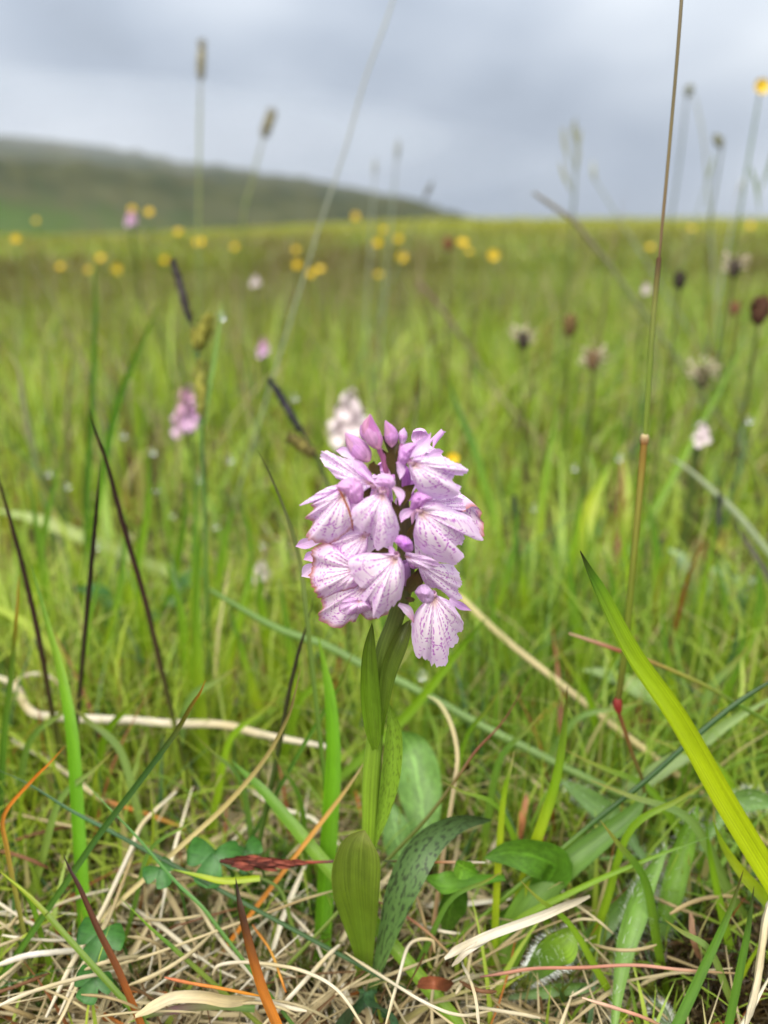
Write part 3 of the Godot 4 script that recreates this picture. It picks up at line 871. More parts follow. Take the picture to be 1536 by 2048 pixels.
# ---------- single blades that can be told apart ----------
func build_blades():
	var GB := C(138, 178, 36); var GM := C(98, 142, 44); var GD := C(64, 98, 46); var GY := C(186, 200, 44)
	var OR := C(214, 126, 34); var BR := C(92, 60, 42); var DK := C(54, 38, 40); var ST := C(206, 190, 140); var PALE := C(150, 178, 104)
	# right hand side
	blade("broad_grass_shoot", "broad folded yellow green blade slanting down to the right edge, its thin tip dark", [1160, 1102, 1178, 1145, 1200, 1190, 1262, 1312, 1350, 1440, 1440, 1600, 1540, 1765, 1600, 1860], 58, 0.155, 0.175, [DK, GM, C(160, 190, 30), C(188, 208, 24), C(188, 208, 24), C(176, 200, 30)], {"fold": 0.75, "twist": 0.2, "turn": 0.6})
	blade("broad_grass_shoot", "bright blade tucked under the broad slanting yellow green blade at the right", [1425, 1640, 1445, 1690, 1482, 1745, 1545, 1815], 26, 0.178, 0.18, [GB, GY, GB])
	blade("slender_grass_shoot", "thin pink tipped stem crossing behind the broad yellow green blade", [1138, 1267, 1198, 1287, 1248, 1305, 1318, 1330, 1408, 1370, 1468, 1405, 1545, 1448], 8, 0.215, 0.22, [C(222, 190, 160), C(196, 120, 90), C(170, 170, 70), GM, C(150, 170, 60)], {"round": true, "tip": false, "cat": "grass stem"})
	blade("grass_shoot", "narrow dark green rolled blade rising from the broad soft leaf to the right edge", [1545, 1360, 1468, 1410, 1383, 1480, 1293, 1560, 1193, 1640, 1108, 1712], 11, 0.20, 0.20, [GD, C(70, 110, 60), C(72, 114, 44), GB], {"round": true, "tip": false})
	blade("broad_grass_shoot", "wide pale grey green blade out of focus at the right edge", [1560, 1385, 1458, 1445, 1383, 1500, 1288, 1562, 1230, 1620], 36, 0.23, 0.24, [PALE, C(164, 190, 124), PALE], {"twist": 0.9})
	blade("broad_grass_shoot", "broad soft green blade bending up to the right from the tuft beside the orchid", [1292, 1585, 1268, 1622, 1193, 1684, 1108, 1752, 1048, 1830, 1003, 1925], 62, 0.205, 0.20, [C(120, 160, 72), C(112, 154, 64), C(118, 160, 56), GB], {"fold": 0.35, "twist": 0.4, "turn": 0.1})
	blade("grass_shoot", "upright bright blade with reddish tip in the tuft right of the orchid", [1135, 1372, 1131, 1420, 1125, 1480, 1108, 1575, 1073, 1680, 1046, 1770, 1006, 1915], 22, 0.19, 0.205, [BR, C(120, 150, 50), GB, GY, GB])
	blade("grass_shoot", "slender upright bright blade left in the tuft right of the orchid", [1029, 1500, 1020, 1540, 1008, 1585, 998, 1700, 991, 1825, 988, 1945], 15, 0.19, 0.2, [ST, GB, GY, GB])
	blade("grass_shoot", "long thin bright blade pointing right just above the white forked straw", [1440, 1666, 1343, 1700, 1218, 1750, 1118, 1797, 1045, 1835, 1000, 1880], 13, 0.187, 0.2, [GM, GB, C(146, 180, 60), GB])
	blade("slender_grass_shoot", "level stem right of the big base leaf, green turning orange then white", [970, 1725, 868, 1724, 768, 1722], 6, 0.19, 0.187, [C(230, 225, 205), C(200, 130, 60), GD], {"round": true, "tip": false, "cat": "grass stem"})
	blade("slender_grass_shoot", "short level green stem ending at the hairy leaves", [1325, 1705, 1270, 1713, 1198, 1718], 10, 0.215, 0.215, [GM, C(130, 170, 80)], {"round": true, "tip": false, "cat": "grass stem"})
	blade("grass_shoot", "upright green blade between the hairy leaves and the right edge", [1412, 1640, 1415, 1680, 1423, 1730, 1443, 1825, 1470, 1940], 18, 0.19, 0.197, [GM, GB, C(140, 180, 50)])
	blade("grass_shoot", "green blade leaning right at the bottom right, its tip at the broad slanting blade", [1487, 1740, 1458, 1825, 1408, 1935, 1352, 2055], 20, 0.175, 0.175, [BR, GM, C(104, 150, 56), C(110, 150, 60)])
	blade("grass_shoot", "nearly upright green blade at the bottom right corner", [1508, 1772, 1500, 1830, 1488, 1900, 1456, 2055], 16, 0.172, 0.172, [DK, GM, GM])
	blade("grass_shoot", "thin bright blade curving in at the right edge above the brown moss", [1545, 1860, 1510, 1905, 1480, 1960], 9, 0.185, 0.19, [GB, GY])
	blade("grass_shoot", "soft green blade rising to the right below the lowest orchid lip", [972, 1236, 945, 1268, 918, 1300, 853, 1385, 798, 1447, 740, 1500], 20, 0.23, 0.25, [GM, GB, C(130, 172, 60)])
	blade("dead_grass_shoot", "short broken red blade lying between the pale stem and the long straw", [1025, 1362, 1055, 1395, 1092, 1428], 15, 0.30, 0.30, [C(170, 70, 48), C(190, 96, 60)], {"m": "straw", "cat": "dead blade"})
	blade("dead_grass_shoot", "short orange blade crossing under the red broken blade", [1135, 1385, 1110, 1408, 1085, 1432], 9, 0.29, 0.29, [OR, C(190, 110, 50)], {"m": "straw", "cat": "dead blade"})
	blade("grass_shoot", "small wide bright leaf blade standing beside the orange blade", [1102, 1412, 1112, 1450, 1103, 1510], 30, 0.30, 0.30, [GB, GY], {"leaf": true})
	blade("broad_grass_shoot", "pale rounded blade tip behind the red jointed stem", [1165, 1340, 1218, 1350, 1282, 1382, 1340, 1425], 34, 0.28, 0.27, [PALE, C(172, 200, 128), PALE], {"leaf": true})
	blade("slender_grass_shoot", "thin dry stem right of the orchid, red brown above and green below", [1065, 1343, 1008, 1440, 953, 1500, 918, 1550, 853, 1637, 768, 1727], 8, 0.20, 0.195, [C(120, 60, 44), C(150, 84, 54), C(130, 140, 60), C(140, 166, 70)], {"round": true, "cat": "grass stem"})
	blade("slender_grass_shoot", "long pale green stem slanting behind the orchid down to the right", [420, 1180, 550, 1255, 650, 1290, 725, 1330, 790, 1358, 870, 1400, 970, 1455, 1080, 1510, 1200, 1570, 1290, 1610], 17, 0.265, 0.235, [C(120, 158, 70), C(144, 178, 98), C(150, 182, 106), C(130, 168, 70)], {"round": true, "tip": false, "cat": "grass stem"})
	blade("slender_grass_shoot", "long straw coloured stem slanting down right of the lowest orchid lip", [905, 1180, 938, 1210, 1018, 1285, 1118, 1365, 1218, 1445, 1290, 1500], 13, 0.28, 0.25, [C(190, 180, 120), ST, C(196, 182, 120)], {"round": true, "tip": false, "cat": "grass stem", "m": "straw"})
	blade("slender_grass_shoot", "curved bleached stalk arching down right of the orchid stem", [855, 1392, 880, 1408, 903, 1450, 915, 1510, 908, 1575, 888, 1700, 873, 1810], 10, 0.215, 0.20, [C(160, 170, 110), ST, C(196, 176, 132), C(170, 120, 80)], {"round": true, "tip": false, "cat": "grass stem", "m": "straw"})
	blade("grass_shoot", "wide bright blade standing behind the orchid to its right", [1222, 922, 1200, 970, 1180, 1020, 1172, 1090, 1180, 1200], 34, 0.42, 0.40, [GB, GY, GB])
	blade("grass_shoot", "thin yellow green blade just left of the tall jointed stalk", [1245, 952, 1240, 1000, 1243, 1060, 1255, 1140, 1262, 1230], 10, 0.29, 0.30, [C(170, 130, 80), GB, GY])
	blade("slender_grass_shoot", "long pale bent stem crossing the right edge at mid height", [1330, 910, 1372, 935, 1430, 985, 1480, 1035, 1545, 1115], 15, 0.36, 0.33, [C(176, 186, 156), C(170, 184, 140), C(150, 168, 120)], {"round": true, "cat": "grass stem"})
	blade("grass_shoot", "dark pointed blade below the long pale bent stem at the right edge", [1462, 1035, 1490, 1080, 1515, 1120, 1560, 1190], 16, 0.33, 0.32, [DK, C(84, 80, 64), C(104, 116, 80)])
	blade("grass_shoot", "dark green blade pointing up left behind the orchid's right side", [892, 755, 908, 795, 925, 840, 950, 905, 972, 980], 16, 0.42, 0.42, [GD, C(92, 140, 40), GB])
	blade("grass_shoot", "thin blade standing directly above the orchid's top right flower", [843, 735, 838, 790, 826, 850, 812, 940], 9, 0.30, 0.30, [DK, C(120, 130, 60), GM])
	blade("grass_shoot", "tall blurred blade at right leaning left below the brown plantain head", [1478, 690, 1455, 745, 1400, 850, 1330, 980, 1260, 1100], 17, 0.42, 0.42, [GM, GB, GM])
	blade("grass_shoot", "yellow green blade rising left of the tall jointed stalk", [1120, 800, 1108, 850, 1095, 920, 1085, 1010, 1080, 1100], 15, 0.42, 0.42, [GM, GB, GY])
	# left hand side
	blade("grass_shoot", "bright upright blade standing at the lower left, widest of the blades there", [62, 1130, 90, 1230, 118, 1330, 132, 1395, 145, 1480, 155, 1625, 163, 1760], 25, 0.215, 0.205, [GM, GB, C(128, 188, 30), C(120, 184, 36), C(124, 182, 40)], {"twist": 0.2})
	blade("grass_shoot", "dark green blade with orange tip slanting up right at the lower left", [411, 1360, 400, 1385, 380, 1415, 350, 1467, 280, 1562, 200, 1667, 112, 1795], 13, 0.175, 0.185, [OR, C(130, 110, 40), GD, C(72, 110, 44), GM])
	blade("grass_shoot", "curved olive blade drying to straw at its base, left of the orchid stem", [603, 1330, 590, 1385, 575, 1435, 530, 1517, 450, 1612, 342, 1710], 10, 0.18, 0.195, [C(190, 170, 110), C(140, 128, 70), C(176, 160, 100), ST], {"m": "straw"})
	blade("dead_grass_shoot", "bent orange blade at the left edge", [129, 1493, 98, 1527, 65, 1560, 8, 1630, 14, 1700, 42, 1840], 9, 0.185, 0.19, [C(222, 150, 60), OR, C(190, 120, 40), C(140, 130, 50), GD], {"m": "straw", "cat": "dead blade"})
	blade("grass_shoot", "long thin dark green blade sloping down from the left edge", [-10, 1537, 60, 1570, 140, 1620, 220, 1662, 300, 1705], 8, 0.195, 0.19, [GD, C(64, 110, 60), GD])
	blade("grass_shoot", "long thin green blade sloping across the straw towards the bottom middle", [160, 1555, 215, 1613, 270, 1670, 350, 1762, 405, 1815, 455, 1880], 7, 0.19, 0.18, [C(110, 160, 70), C(96, 150, 70), GM])
	blade("dying_grass_shoot", "foreground blade at the bottom with black tip and glowing orange base", [471, 1755, 476, 1790, 482, 1822, 500, 1897, 525, 1980, 560, 2065], 20, 0.172, 0.168, [DK, C(70, 56, 40), C(96, 60, 36), C(190, 112, 40), C(214, 132, 44), C(196, 116, 40)], {"cat": "dead blade", "fold": 0.4})
	blade("dying_grass_shoot", "foreground blade at the bottom left, dark brown fading to orange at the base", [126, 1708, 140, 1740, 160, 1777, 195, 1857, 235, 1937, 270, 2020], 13, 0.175, 0.172, [DK, C(84, 52, 44), C(104, 62, 36), C(150, 84, 34), C(220, 130, 44)], {"cat": "dead blade"})
	blade("grass_shoot", "flat green and purple blade lying along the bottom edge", [255, 2045, 310, 2028, 350, 2020, 425, 2010, 510, 2015], 17, 0.176, 0.178, [GB, C(110, 120, 60), C(120, 84, 84), C(120, 130, 60), GM])
	blade("grass_shoot", "short bright yellow green blade under the clover leaf", [342, 1738, 400, 1752, 450, 1762, 520, 1756], 12, 0.187, 0.187, [GB, GY, C(170, 196, 40)])
	blade("grass_shoot", "yellow green blade at the left edge of the straw", [-10, 1735, 50, 1785, 90, 1825, 135, 1875], 11, 0.183, 0.178, [GY, C(140, 160, 40), GM])
	blade("grass_shoot", "thin yellow green blade sloping down among the straws below the clover", [240, 1795, 300, 1855, 340, 1890, 385, 1930], 9, 0.18, 0.18, [GB, GM, C(150, 160, 60)])
	blade("grass_shoot", "tall green blade along the left edge", [38, 1150, 32, 1240, 22, 1350, 8, 1470, 3, 1560], 14, 0.22, 0.23, [OR, C(110, 140, 50), GM, GD])
	blade("grass_shoot", "broad green blade slanting down behind the dead seed head", [462, 1520, 490, 1548, 525, 1580, 585, 1650, 645, 1722], 25, 0.215, 0.20, [GM, C(112, 160, 40), GB])
	blade("broad_grass_shoot", "broad bright blade standing close behind the orchid stem on its left", [636, 1270, 650, 1340, 660, 1400, 666, 1500, 662, 1600, 655, 1710], 34, 0.21, 0.205, [GB, C(124, 186, 30), C(120, 180, 30), C(110, 166, 36)], {"twist": 0.2})
	blade("rush_shoot", "dark brown green rush stem leaning right, just left of the orchid's lowest petals", [628, 1195, 612, 1255, 595, 1312, 575, 1400, 560, 1482, 528, 1640], 11, 0.205, 0.215, [DK, C(66, 56, 44), C(80, 86, 46), GM], {"round": true, "cat": "rush stem"})
	blade("grass_shoot", "thin mid green blade leaning right towards the orchid's stem leaf", [709, 1296, 690, 1340, 670, 1387, 600, 1502, 562, 1570], 9, 0.205, 0.215, [C(150, 150, 60), GM, GD])
	blade("grass_shoot", "straw blade with orange base behind the clover and left of the orchid stem", [732, 1520, 705, 1560, 675, 1602, 600, 1700], 9, 0.195, 0.20, [ST, C(190, 160, 90), OR], {"m": "straw"})
	# dark rush tips
	var dark := [C(60, 44, 44), C(84, 60, 56), C(74, 50, 50), C(86, 58, 54), C(92, 76, 52), C(112, 134, 48)]
	blade("rush_shoot", "dark brown rush tip curving down right, longest of the dark stems at left", [178, 815, 190, 860, 215, 930, 250, 1062, 290, 1200, 328, 1360], 11, 0.20, 0.24, dark, {"round": true, "cat": "rush stem"})
	blade("rush_shoot", "straight blackish rush stem standing nearly upright at left", [200, 918, 196, 980, 190, 1052, 176, 1200, 158, 1400], 10, 0.20, 0.23, [C(150, 150, 110), C(64, 50, 46), C(60, 48, 42), C(78, 68, 48), C(104, 106, 54)], {"round": true, "cat": "rush stem"})
	blade("rush_shoot", "dark purple brown rush stem cut by the left edge", [-12, 930, 5, 985, 40, 1112, 75, 1262, 98, 1390], 11, 0.21, 0.24, dark, {"round": true, "cat": "rush stem"})
	blade("grass_shoot", "dark tipped thin blade left of the orchid's flowers", [515, 900, 540, 950, 570, 1022, 592, 1090, 604, 1150, 615, 1250], 10, 0.185, 0.2, [DK, C(110, 120, 70), C(150, 160, 100), GM])
	blade("grass_shoot", "tall straight green blade at left reaching above the dark rush tip", [187, 500, 190, 560, 190, 640, 183, 820, 175, 960, 172, 1150], 13, 0.36, 0.38, [C(150, 160, 90), GM, C(88, 138, 40), GM, GB], {"turn": 0.8})
	blade("grass_shoot", "tall blurred blade leaning right at left, its tip lower than the straight one", [321, 597, 305, 640, 260, 740, 232, 820, 212, 910, 195, 1010], 16, 0.36, 0.38, [C(140, 150, 70), GM, C(92, 142, 40), GB])
	blade("slender_grass_shoot", "blurred brownish grass stalk between the left edge and the tall straight blade", [146, 670, 142, 730, 136, 800, 134, 900, 130, 1000], 9, 0.5, 0.5, [C(96, 84, 70), C(120, 110, 80), GM], {"round": true, "cat": "grass stem"})
	blade("slender_grass_shoot", "blurred pale bent stalk at the far left", [15, 700, 38, 740, 46, 800, 62, 880, 80, 960], 12, 0.45, 0.45, [C(190, 180, 140), C(150, 150, 110), GM], {"round": true, "cat": "grass stem"})
	blade("broad_grass_shoot", "blurred pale blade lying level at the left edge behind the rush stems", [-15, 1020, 40, 1030, 85, 1042, 130, 1060], 26, 0.40, 0.40, [C(170, 196, 110), C(190, 204, 130), C(160, 180, 90)], {"twist": 0.2})
	# long arching blades that tangle low in the sward
	var arcs := [[1500, 1860, 1380, 1640, 1180, 1560, 20], [1180, 1900, 1260, 1660, 1420, 1560, 16], [1100, 1860, 1000, 1620, 880, 1560, 13], [1330, 1960, 1290, 1760, 1200, 1640, 18], [1240, 2020, 1140, 1850, 1040, 1760, 14], [1420, 1760, 1300, 1580, 1130, 1500, 17], [960, 1720, 1000, 1520, 1090, 1420, 15], [880, 1700, 930, 1480, 1000, 1380, 13], [1520, 1700, 1440, 1540, 1290, 1470, 18], [1050, 1600, 1150, 1440, 1290, 1400, 14], [1480, 2040, 1420, 1900, 1330, 1840, 15], [820, 1960, 900, 1800, 1010, 1740, 11], [1210, 1560, 1180, 1400, 1110, 1290, 16], [1380, 1540, 1420, 1380, 1500, 1290, 19],
		[60, 1800, 120, 1600, 230, 1500, 14], [300, 1700, 240, 1500, 130, 1400, 16], [420, 1660, 460, 1480, 560, 1390, 15], [520, 1760, 480, 1560, 390, 1470, 12], [180, 1640, 210, 1470, 300, 1370, 17], [620, 1780, 600, 1600, 530, 1480, 12], [20, 1660, 60, 1480, 170, 1390, 15], [340, 1560, 380, 1400, 480, 1330, 18], [250, 1880, 300, 1700, 420, 1620, 9], [600, 1900, 560, 1780, 470, 1730, 8], [110, 1960, 60, 1800, -20, 1720, 10], [560, 1540, 600, 1400, 690, 1330, 17]]
	for a in arcs:
		var d := gz(a[1], 0.006)
		var hi := d * 0.93
		var tone := GM.lerp(GB if rng.randf() < 0.6 else PALE, rng.randf())
		blade("grass_shoot", where(a[2], a[3], "%s arching %s green blade" % ["broad" if a[6] > 14 else "slim", "pale" if tone.b > 0.08 else "fresh"]), [a[4], a[5], lerpf(a[2], a[4], 0.55) + (a[2] - a[0]) * 0.1, lerpf(a[3], a[5], 0.6), a[2], a[3], lerpf(a[0], a[2], 0.4), lerpf(a[1], a[3], 0.4), a[0], a[1]], a[6] * 1.15, hi, d, [C(170, 160, 80), tone, tone.lerp(GY, 0.3 * rng.randf()), GB], {"turn": rng.randf_range(-0.6, 0.6), "twist": rng.randf_range(0.3, 1.3)})
	# loose tufts of bright upright blades behind the orchid on both sides
	var spots := [[245, 1250, 300, 900], [330, 1240, 372, 930], [390, 1260, 396, 960], [430, 1230, 470, 1000], [500, 1240, 480, 985], [110, 1280, 60, 960], [60, 1260, 128, 900], [210, 1330, 250, 1010], [300, 1350, 282, 1050], [380, 1400, 330, 1120], [450, 1360, 505, 1090], [545, 1330, 520, 1130], [150, 1420, 205, 1130], [520, 1420, 455, 1190], [405, 1480, 403, 1050], [590, 1390, 560, 1160],
		[985, 1260, 1040, 1010], [1060, 1250, 1030, 1000], [1130, 1230, 1165, 960], [1320, 1240, 1290, 990], [1390, 1280, 1440, 1040], [1460, 1300, 1420, 1090], [1500, 1330, 1515, 1120], [1350, 1400, 1330, 1190], [1020, 1340, 985, 1150], [1170, 1330, 1140, 1110], [1440, 1430, 1490, 1240], [1240, 1320, 1205, 1090]]
	var how := ["upright", "right-leaning", "left-leaning"]
	for i in spots.size():
		var s: Array = spots[i]
		var d := gz(s[1], 0.02)
		var bow := rng.randf_range(-14, 14)
		var lean := 1 if s[2] - s[0] > 25 else (2 if s[2] - s[0] < -25 else 0)
		var w := rng.randf_range(14, 27)
		blade("grass_shoot", where(lerpf(s[0], s[2], 0.5), lerpf(s[1], s[3], 0.5), "%s %s green blade" % ["wide" if w > 20 else "narrow", how[lean]]), [s[2], s[3], lerpf(s[2], s[0], 0.35) + bow, lerpf(s[3], s[1], 0.35), lerpf(s[2], s[0], 0.7) + bow * 0.6, lerpf(s[3], s[1], 0.7), s[0], s[1]], w, d * 0.97, d, [GM, GB.lerp(GM, rng.randf()), GB.lerp(GY, rng.randf() * 0.6), GB], {"group": "bright blades of the blurred grass behind the orchid", "turn": rng.randf_range(-0.8, 0.8)})


func build_straws():
	var ST := C(198, 182, 138); var WH := C(220, 210, 184); var TN := C(166, 144, 98); var PK := C(190, 134, 108); var OR := C(204, 124, 50)
	straw("long bleached stalk lying level behind the lower left grass, bent up at its left end", [-10, 1352, 30, 1372, 55, 1415, 82, 1431, 150, 1437, 250, 1440, 350, 1447, 450, 1450, 530, 1470, 655, 1494], 19, 0.034, 0.030, [WH, ST, WH, WH, ST, WH])
	straw("arched bit of stalk over the bent end of the long bleached stalk", [28, 1368, 50, 1352, 76, 1348, 104, 1356, 128, 1378], 10, 0.036, 0.034, [ST, WH, TN])
	straw("straw from the left edge, white turning orange where it crosses the bright blade", [-8, 1462, 45, 1492, 100, 1522, 200, 1597, 215, 1603, 300, 1630, 372, 1658], 10, 0.022, 0.012, [WH, WH, ST, OR, C(190, 150, 70)])
	straw("long pale straw slanting down left through the middle of the lower left", [352, 1584, 310, 1622, 281, 1654, 262, 1700, 232, 1765, 200, 1832, 142, 1932, 92, 2035], 11, 0.03, 0.012, [WH, ST, WH, C(216, 200, 160), WH])
	straw("thinner straw running beside the long pale slanting straw on its right", [276, 1664, 262, 1720, 240, 1780, 212, 1850, 160, 1940, 118, 2030], 8, 0.025, 0.012, [ST, TN, ST, WH])
	straw("straw leaning from the dead tangle up to the bright blade at lower left", [158, 1628, 200, 1650, 262, 1682, 330, 1710], 8, 0.02, 0.014, [TN, ST, TN])
	straw("pale cut straw pointing up right left of the orchid's base", [678, 1890, 650, 1917, 620, 1950, 570, 2005, 522, 2055], 11, 0.022, 0.014, [WH, ST, WH, ST])
	straw("thin straw running from the big base leaf down to the left", [665, 1782, 610, 1798, 550, 1820, 450, 1856, 300, 1910, 160, 1952], 7, 0.022, 0.018, [ST, TN, ST, ST])
	straw("whitish straw bowed along the bottom left", [-10, 1932, 50, 1912, 100, 1905, 170, 1899], 13, 0.02, 0.018, [WH, C(220, 214, 200), WH])
	straw("bowed straw over the orchid's foot running to the bottom edge", [425, 1950, 440, 1930, 500, 1925, 600, 1940, 675, 1980, 728, 2055], 8, 0.02, 0.022, [ST, WH, ST, WH, ST])
	straw("wide crumpled pale sheath lying at the bottom left of centre", [270, 2034, 315, 2010, 352, 1995, 410, 1994, 460, 2002, 510, 1998], 24, 0.022, 0.02, [ST, C(196, 184, 150), C(186, 168, 124), ST], {"flat": true})
	straw("straw bent at a right angle under the crumpled sheath", [290, 1770, 292, 1810, 300, 1850, 318, 1905, 322, 1960], 7, 0.012, 0.012, [TN, ST, TN])
	straw("straw crossing the long slanting straws near the left edge", [-10, 1860, 60, 1835, 140, 1800, 230, 1776], 8, 0.018, 0.014, [ST, ST, WH])
	straw("greyish straw sloping down right from the clover", [360, 1760, 395, 1810, 430, 1865, 480, 1925, 540, 1985], 9, 0.014, 0.018, [TN, ST, C(190, 180, 150), WH])
	straw("straw from the lower left corner rising to the right", [-10, 2015, 60, 1985, 150, 1958, 240, 1940], 9, 0.024, 0.02, [WH, ST, WH])
	straw("orange thread of straw at the bottom between the crumpled sheath and the orange based blade", [330, 1955, 380, 1966, 450, 1978, 520, 1992], 7, 0.025, 0.024, [C(200, 120, 90), OR, C(220, 150, 50)])
	straw("thin straw curving down from the orange based blade to the right", [505, 1850, 540, 1900, 560, 1950, 572, 1985], 6, 0.018, 0.02, [OR, C(214, 160, 70), OR])
	straw("white forked straw, upper prong and shaft, right of the orchid", [1180, 1791, 1135, 1809, 1088, 1830, 993, 1865, 950, 1884, 918, 1900, 889, 1918], 19, 0.036, 0.034, [C(176, 166, 140), C(200, 190, 164), C(208, 200, 180), C(186, 174, 146), C(206, 198, 176)], {"flat": true})
	straw("lower split prong of the white forked straw", [995, 1864, 960, 1886, 933, 1905, 904, 1933], 13, 0.0345, 0.033, [C(190, 180, 154), C(206, 198, 178), C(180, 168, 142)], {"flat": true})
	straw("long pinkish dry stem lying level across the lower right", [960, 1954, 1010, 1946, 1068, 1937, 1168, 1935, 1268, 1930, 1368, 1940, 1478, 1947], 8, 0.028, 0.02, [C(120, 84, 70), PK, C(176, 120, 96), C(204, 150, 128), TN])
	straw("pinkish straw sloping to the bottom edge right of centre", [1165, 1996, 1243, 2020, 1290, 2036, 1335, 2058], 8, 0.03, 0.028, [C(222, 190, 160), PK, TN])
	straw("straw right of the orchid's foot bending over at the top", [870, 1905, 862, 1880, 820, 1888, 796, 1960, 770, 2055], 8, 0.02, 0.02, [TN, ST, WH, ST])
	straw("straw bow low at the right of the orchid's base", [690, 1905, 760, 1950, 850, 2005, 920, 2030, 980, 2022], 7, 0.02, 0.022, [ST, WH, ST])
	straw("brown straw sloping from the base leaf to the white forked straw", [756, 1803, 800, 1825, 850, 1860, 900, 1908], 7, 0.02, 0.018, [C(140, 92, 70), C(160, 110, 80), TN])
	straw("upright tan stalk standing right of the spotted leaf", [806, 1728, 826, 1770, 850, 1850, 862, 1920], 8, 0.03, 0.012, [ST, TN, C(160, 136, 84)])
	straw("pale stalk hanging at the bottom below the white forked straw", [925, 1930, 940, 1960, 952, 2000, 958, 2055], 8, 0.03, 0.028, [WH, ST, WH])
	straw("flat red brown dead leaf lying right of the orchid's foot", [835, 1968, 870, 1966, 905, 1972], 26, 0.016, 0.014, [C(110, 62, 40), C(140, 80, 50), C(104, 60, 40)], {"flat": true, "called": "withered_scrap", "cat": "dead leaf", "group": ""})
	straw("tall pale straw slanting up at the right edge by the brown moss", [1545, 1790, 1530, 1850, 1514, 1965, 1492, 2050], 15, 0.045, 0.03, [WH, ST, WH])
	straw("curled brown dead leaf tip in the moss at lower right", [1381, 1825, 1384, 1860, 1390, 1890, 1402, 1920], 13, 0.02, 0.014, [C(190, 150, 120), C(130, 96, 70), C(150, 110, 80)], {"flat": true, "called": "withered_scrap", "cat": "dead leaf", "group": ""})
	straw("tan blade piece standing behind the spotted leaf to its right", [1052, 1588, 1045, 1630, 1040, 1680], 18, 0.02, 0.012, [C(176, 130, 96), C(190, 130, 84), C(170, 110, 70)], {"flat": true, "called": "withered_scrap", "cat": "dead leaf", "group": ""})
	# further straws of the tangle, each its own thing
	for i in 46:
		var left := i < 32
		var x := rng.randf_range(-20, 640) if left else rng.randf_range(790, 1500)
		var y := rng.randf_range(1640, 2030) if left else rng.randf_range(1780, 2040)
		var a := rng.randf_range(-0.9, 0.9) + (PI if rng.randf() < 0.5 else 0.0)
		var ln := rng.randf_range(90, 260) if left else rng.randf_range(60, 160)
		var bow := rng.randf_range(-15, 15)
		var px := []
		for q in 5:
			var t := q / 4.0 - 0.5
			px.append(x + cos(a) * ln * t - sin(a) * bow * (0.25 - t * t) * 4.0)
			px.append(y + sin(a) * ln * t * 0.7 + cos(a) * bow * (0.25 - t * t) * 4.0)
		var c := ST.lerp(TN if rng.randf() < 0.5 else WH, rng.randf())
		if rng.randf() < 0.1: c = C(130, 90, 60)
		straw(where(x, y, "%s %s straw %s," % ["long" if ln > 160 else "short", "brown" if c.r < 0.3 else ("pale" if c.b > 0.28 else "tan"), "lying nearly level" if absf(sin(a)) < 0.3 else ("falling rightward" if sin(a) * cos(a) > 0 else "rising rightward")]), px, rng.randf_range(5, 10), rng.randf_range(0.008, 0.024), rng.randf_range(0.008, 0.024), [c, c * 0.9, c], {"group": "loose straws left of the orchid" if left else "loose straws right of the orchid"})


# ---------- leafy plants low in the sward ----------
func leaf_on(plant: Node3D, at: Vector3, pts: Array, w: float, cols: Array, full := 0.45, fold := 0.35, m := "broadleaf", hairs := 0, face := Vector3(0, 0.5, 1), wave := 0.1):
	var b := Buf.new()
	var d: float = (pts[pts.size() / 2] - Vector3(0, EYE, 0)).length() * 0.93
	var half := leafy(w * 0.5 * d / F, full)
	ribbon(b, pts, half, face.normalized(), cols, fold, 26, 8, 0.3, wave)
	var o := part(b, "leaf", M[m], plant, at)
	if hairs > 0:
		var h := Buf.new()
		for i in int(hairs * 0.9):
			var t := rng.randf_range(0.02, 0.98)
			var s := rng.randf_range(-1, 1)
			if rng.randf() < 0.75: s = signf(s)
			var p: Vector3 = spline(pts, t)
			var dir: Vector3 = (spline(pts, minf(t + 0.02, 1)) - spline(pts, maxf(t - 0.02, 0))).normalized()
			var side := dir.cross(face).normalized()
			var up := side.cross(dir)
			var w2: float = half.call(t)
			p += side * w2 * s + up * w2 * fold * (s * s - 0.4)
			var out := (side * s * 1.2 + up * rng.randf_range(0.1, 0.9) + dir * rng.randf_range(-0.7, 0.3)).normalized() * rng.randf_range(0.0009, 0.0022)
			var th := dir.cross(out).normalized() * 0.000045
			var k := C(225, 228, 222)
			h.grid(2, 2, PackedVector3Array([p - th, p + th, p + out - th * 0.3, p + out + th * 0.3]), PackedVector2Array([Vector2.ZERO, Vector2.RIGHT, Vector2.DOWN, Vector2.ONE]), PackedColorArray([k, k, k, k]))
		var ho := part(h, "hairs", M.hair, o, at)
		tag(ho, "", "", "", "stuff")
	return o

func ground_at(x: float, y: float) -> Vector3:
	return G(x, y, 0.004)

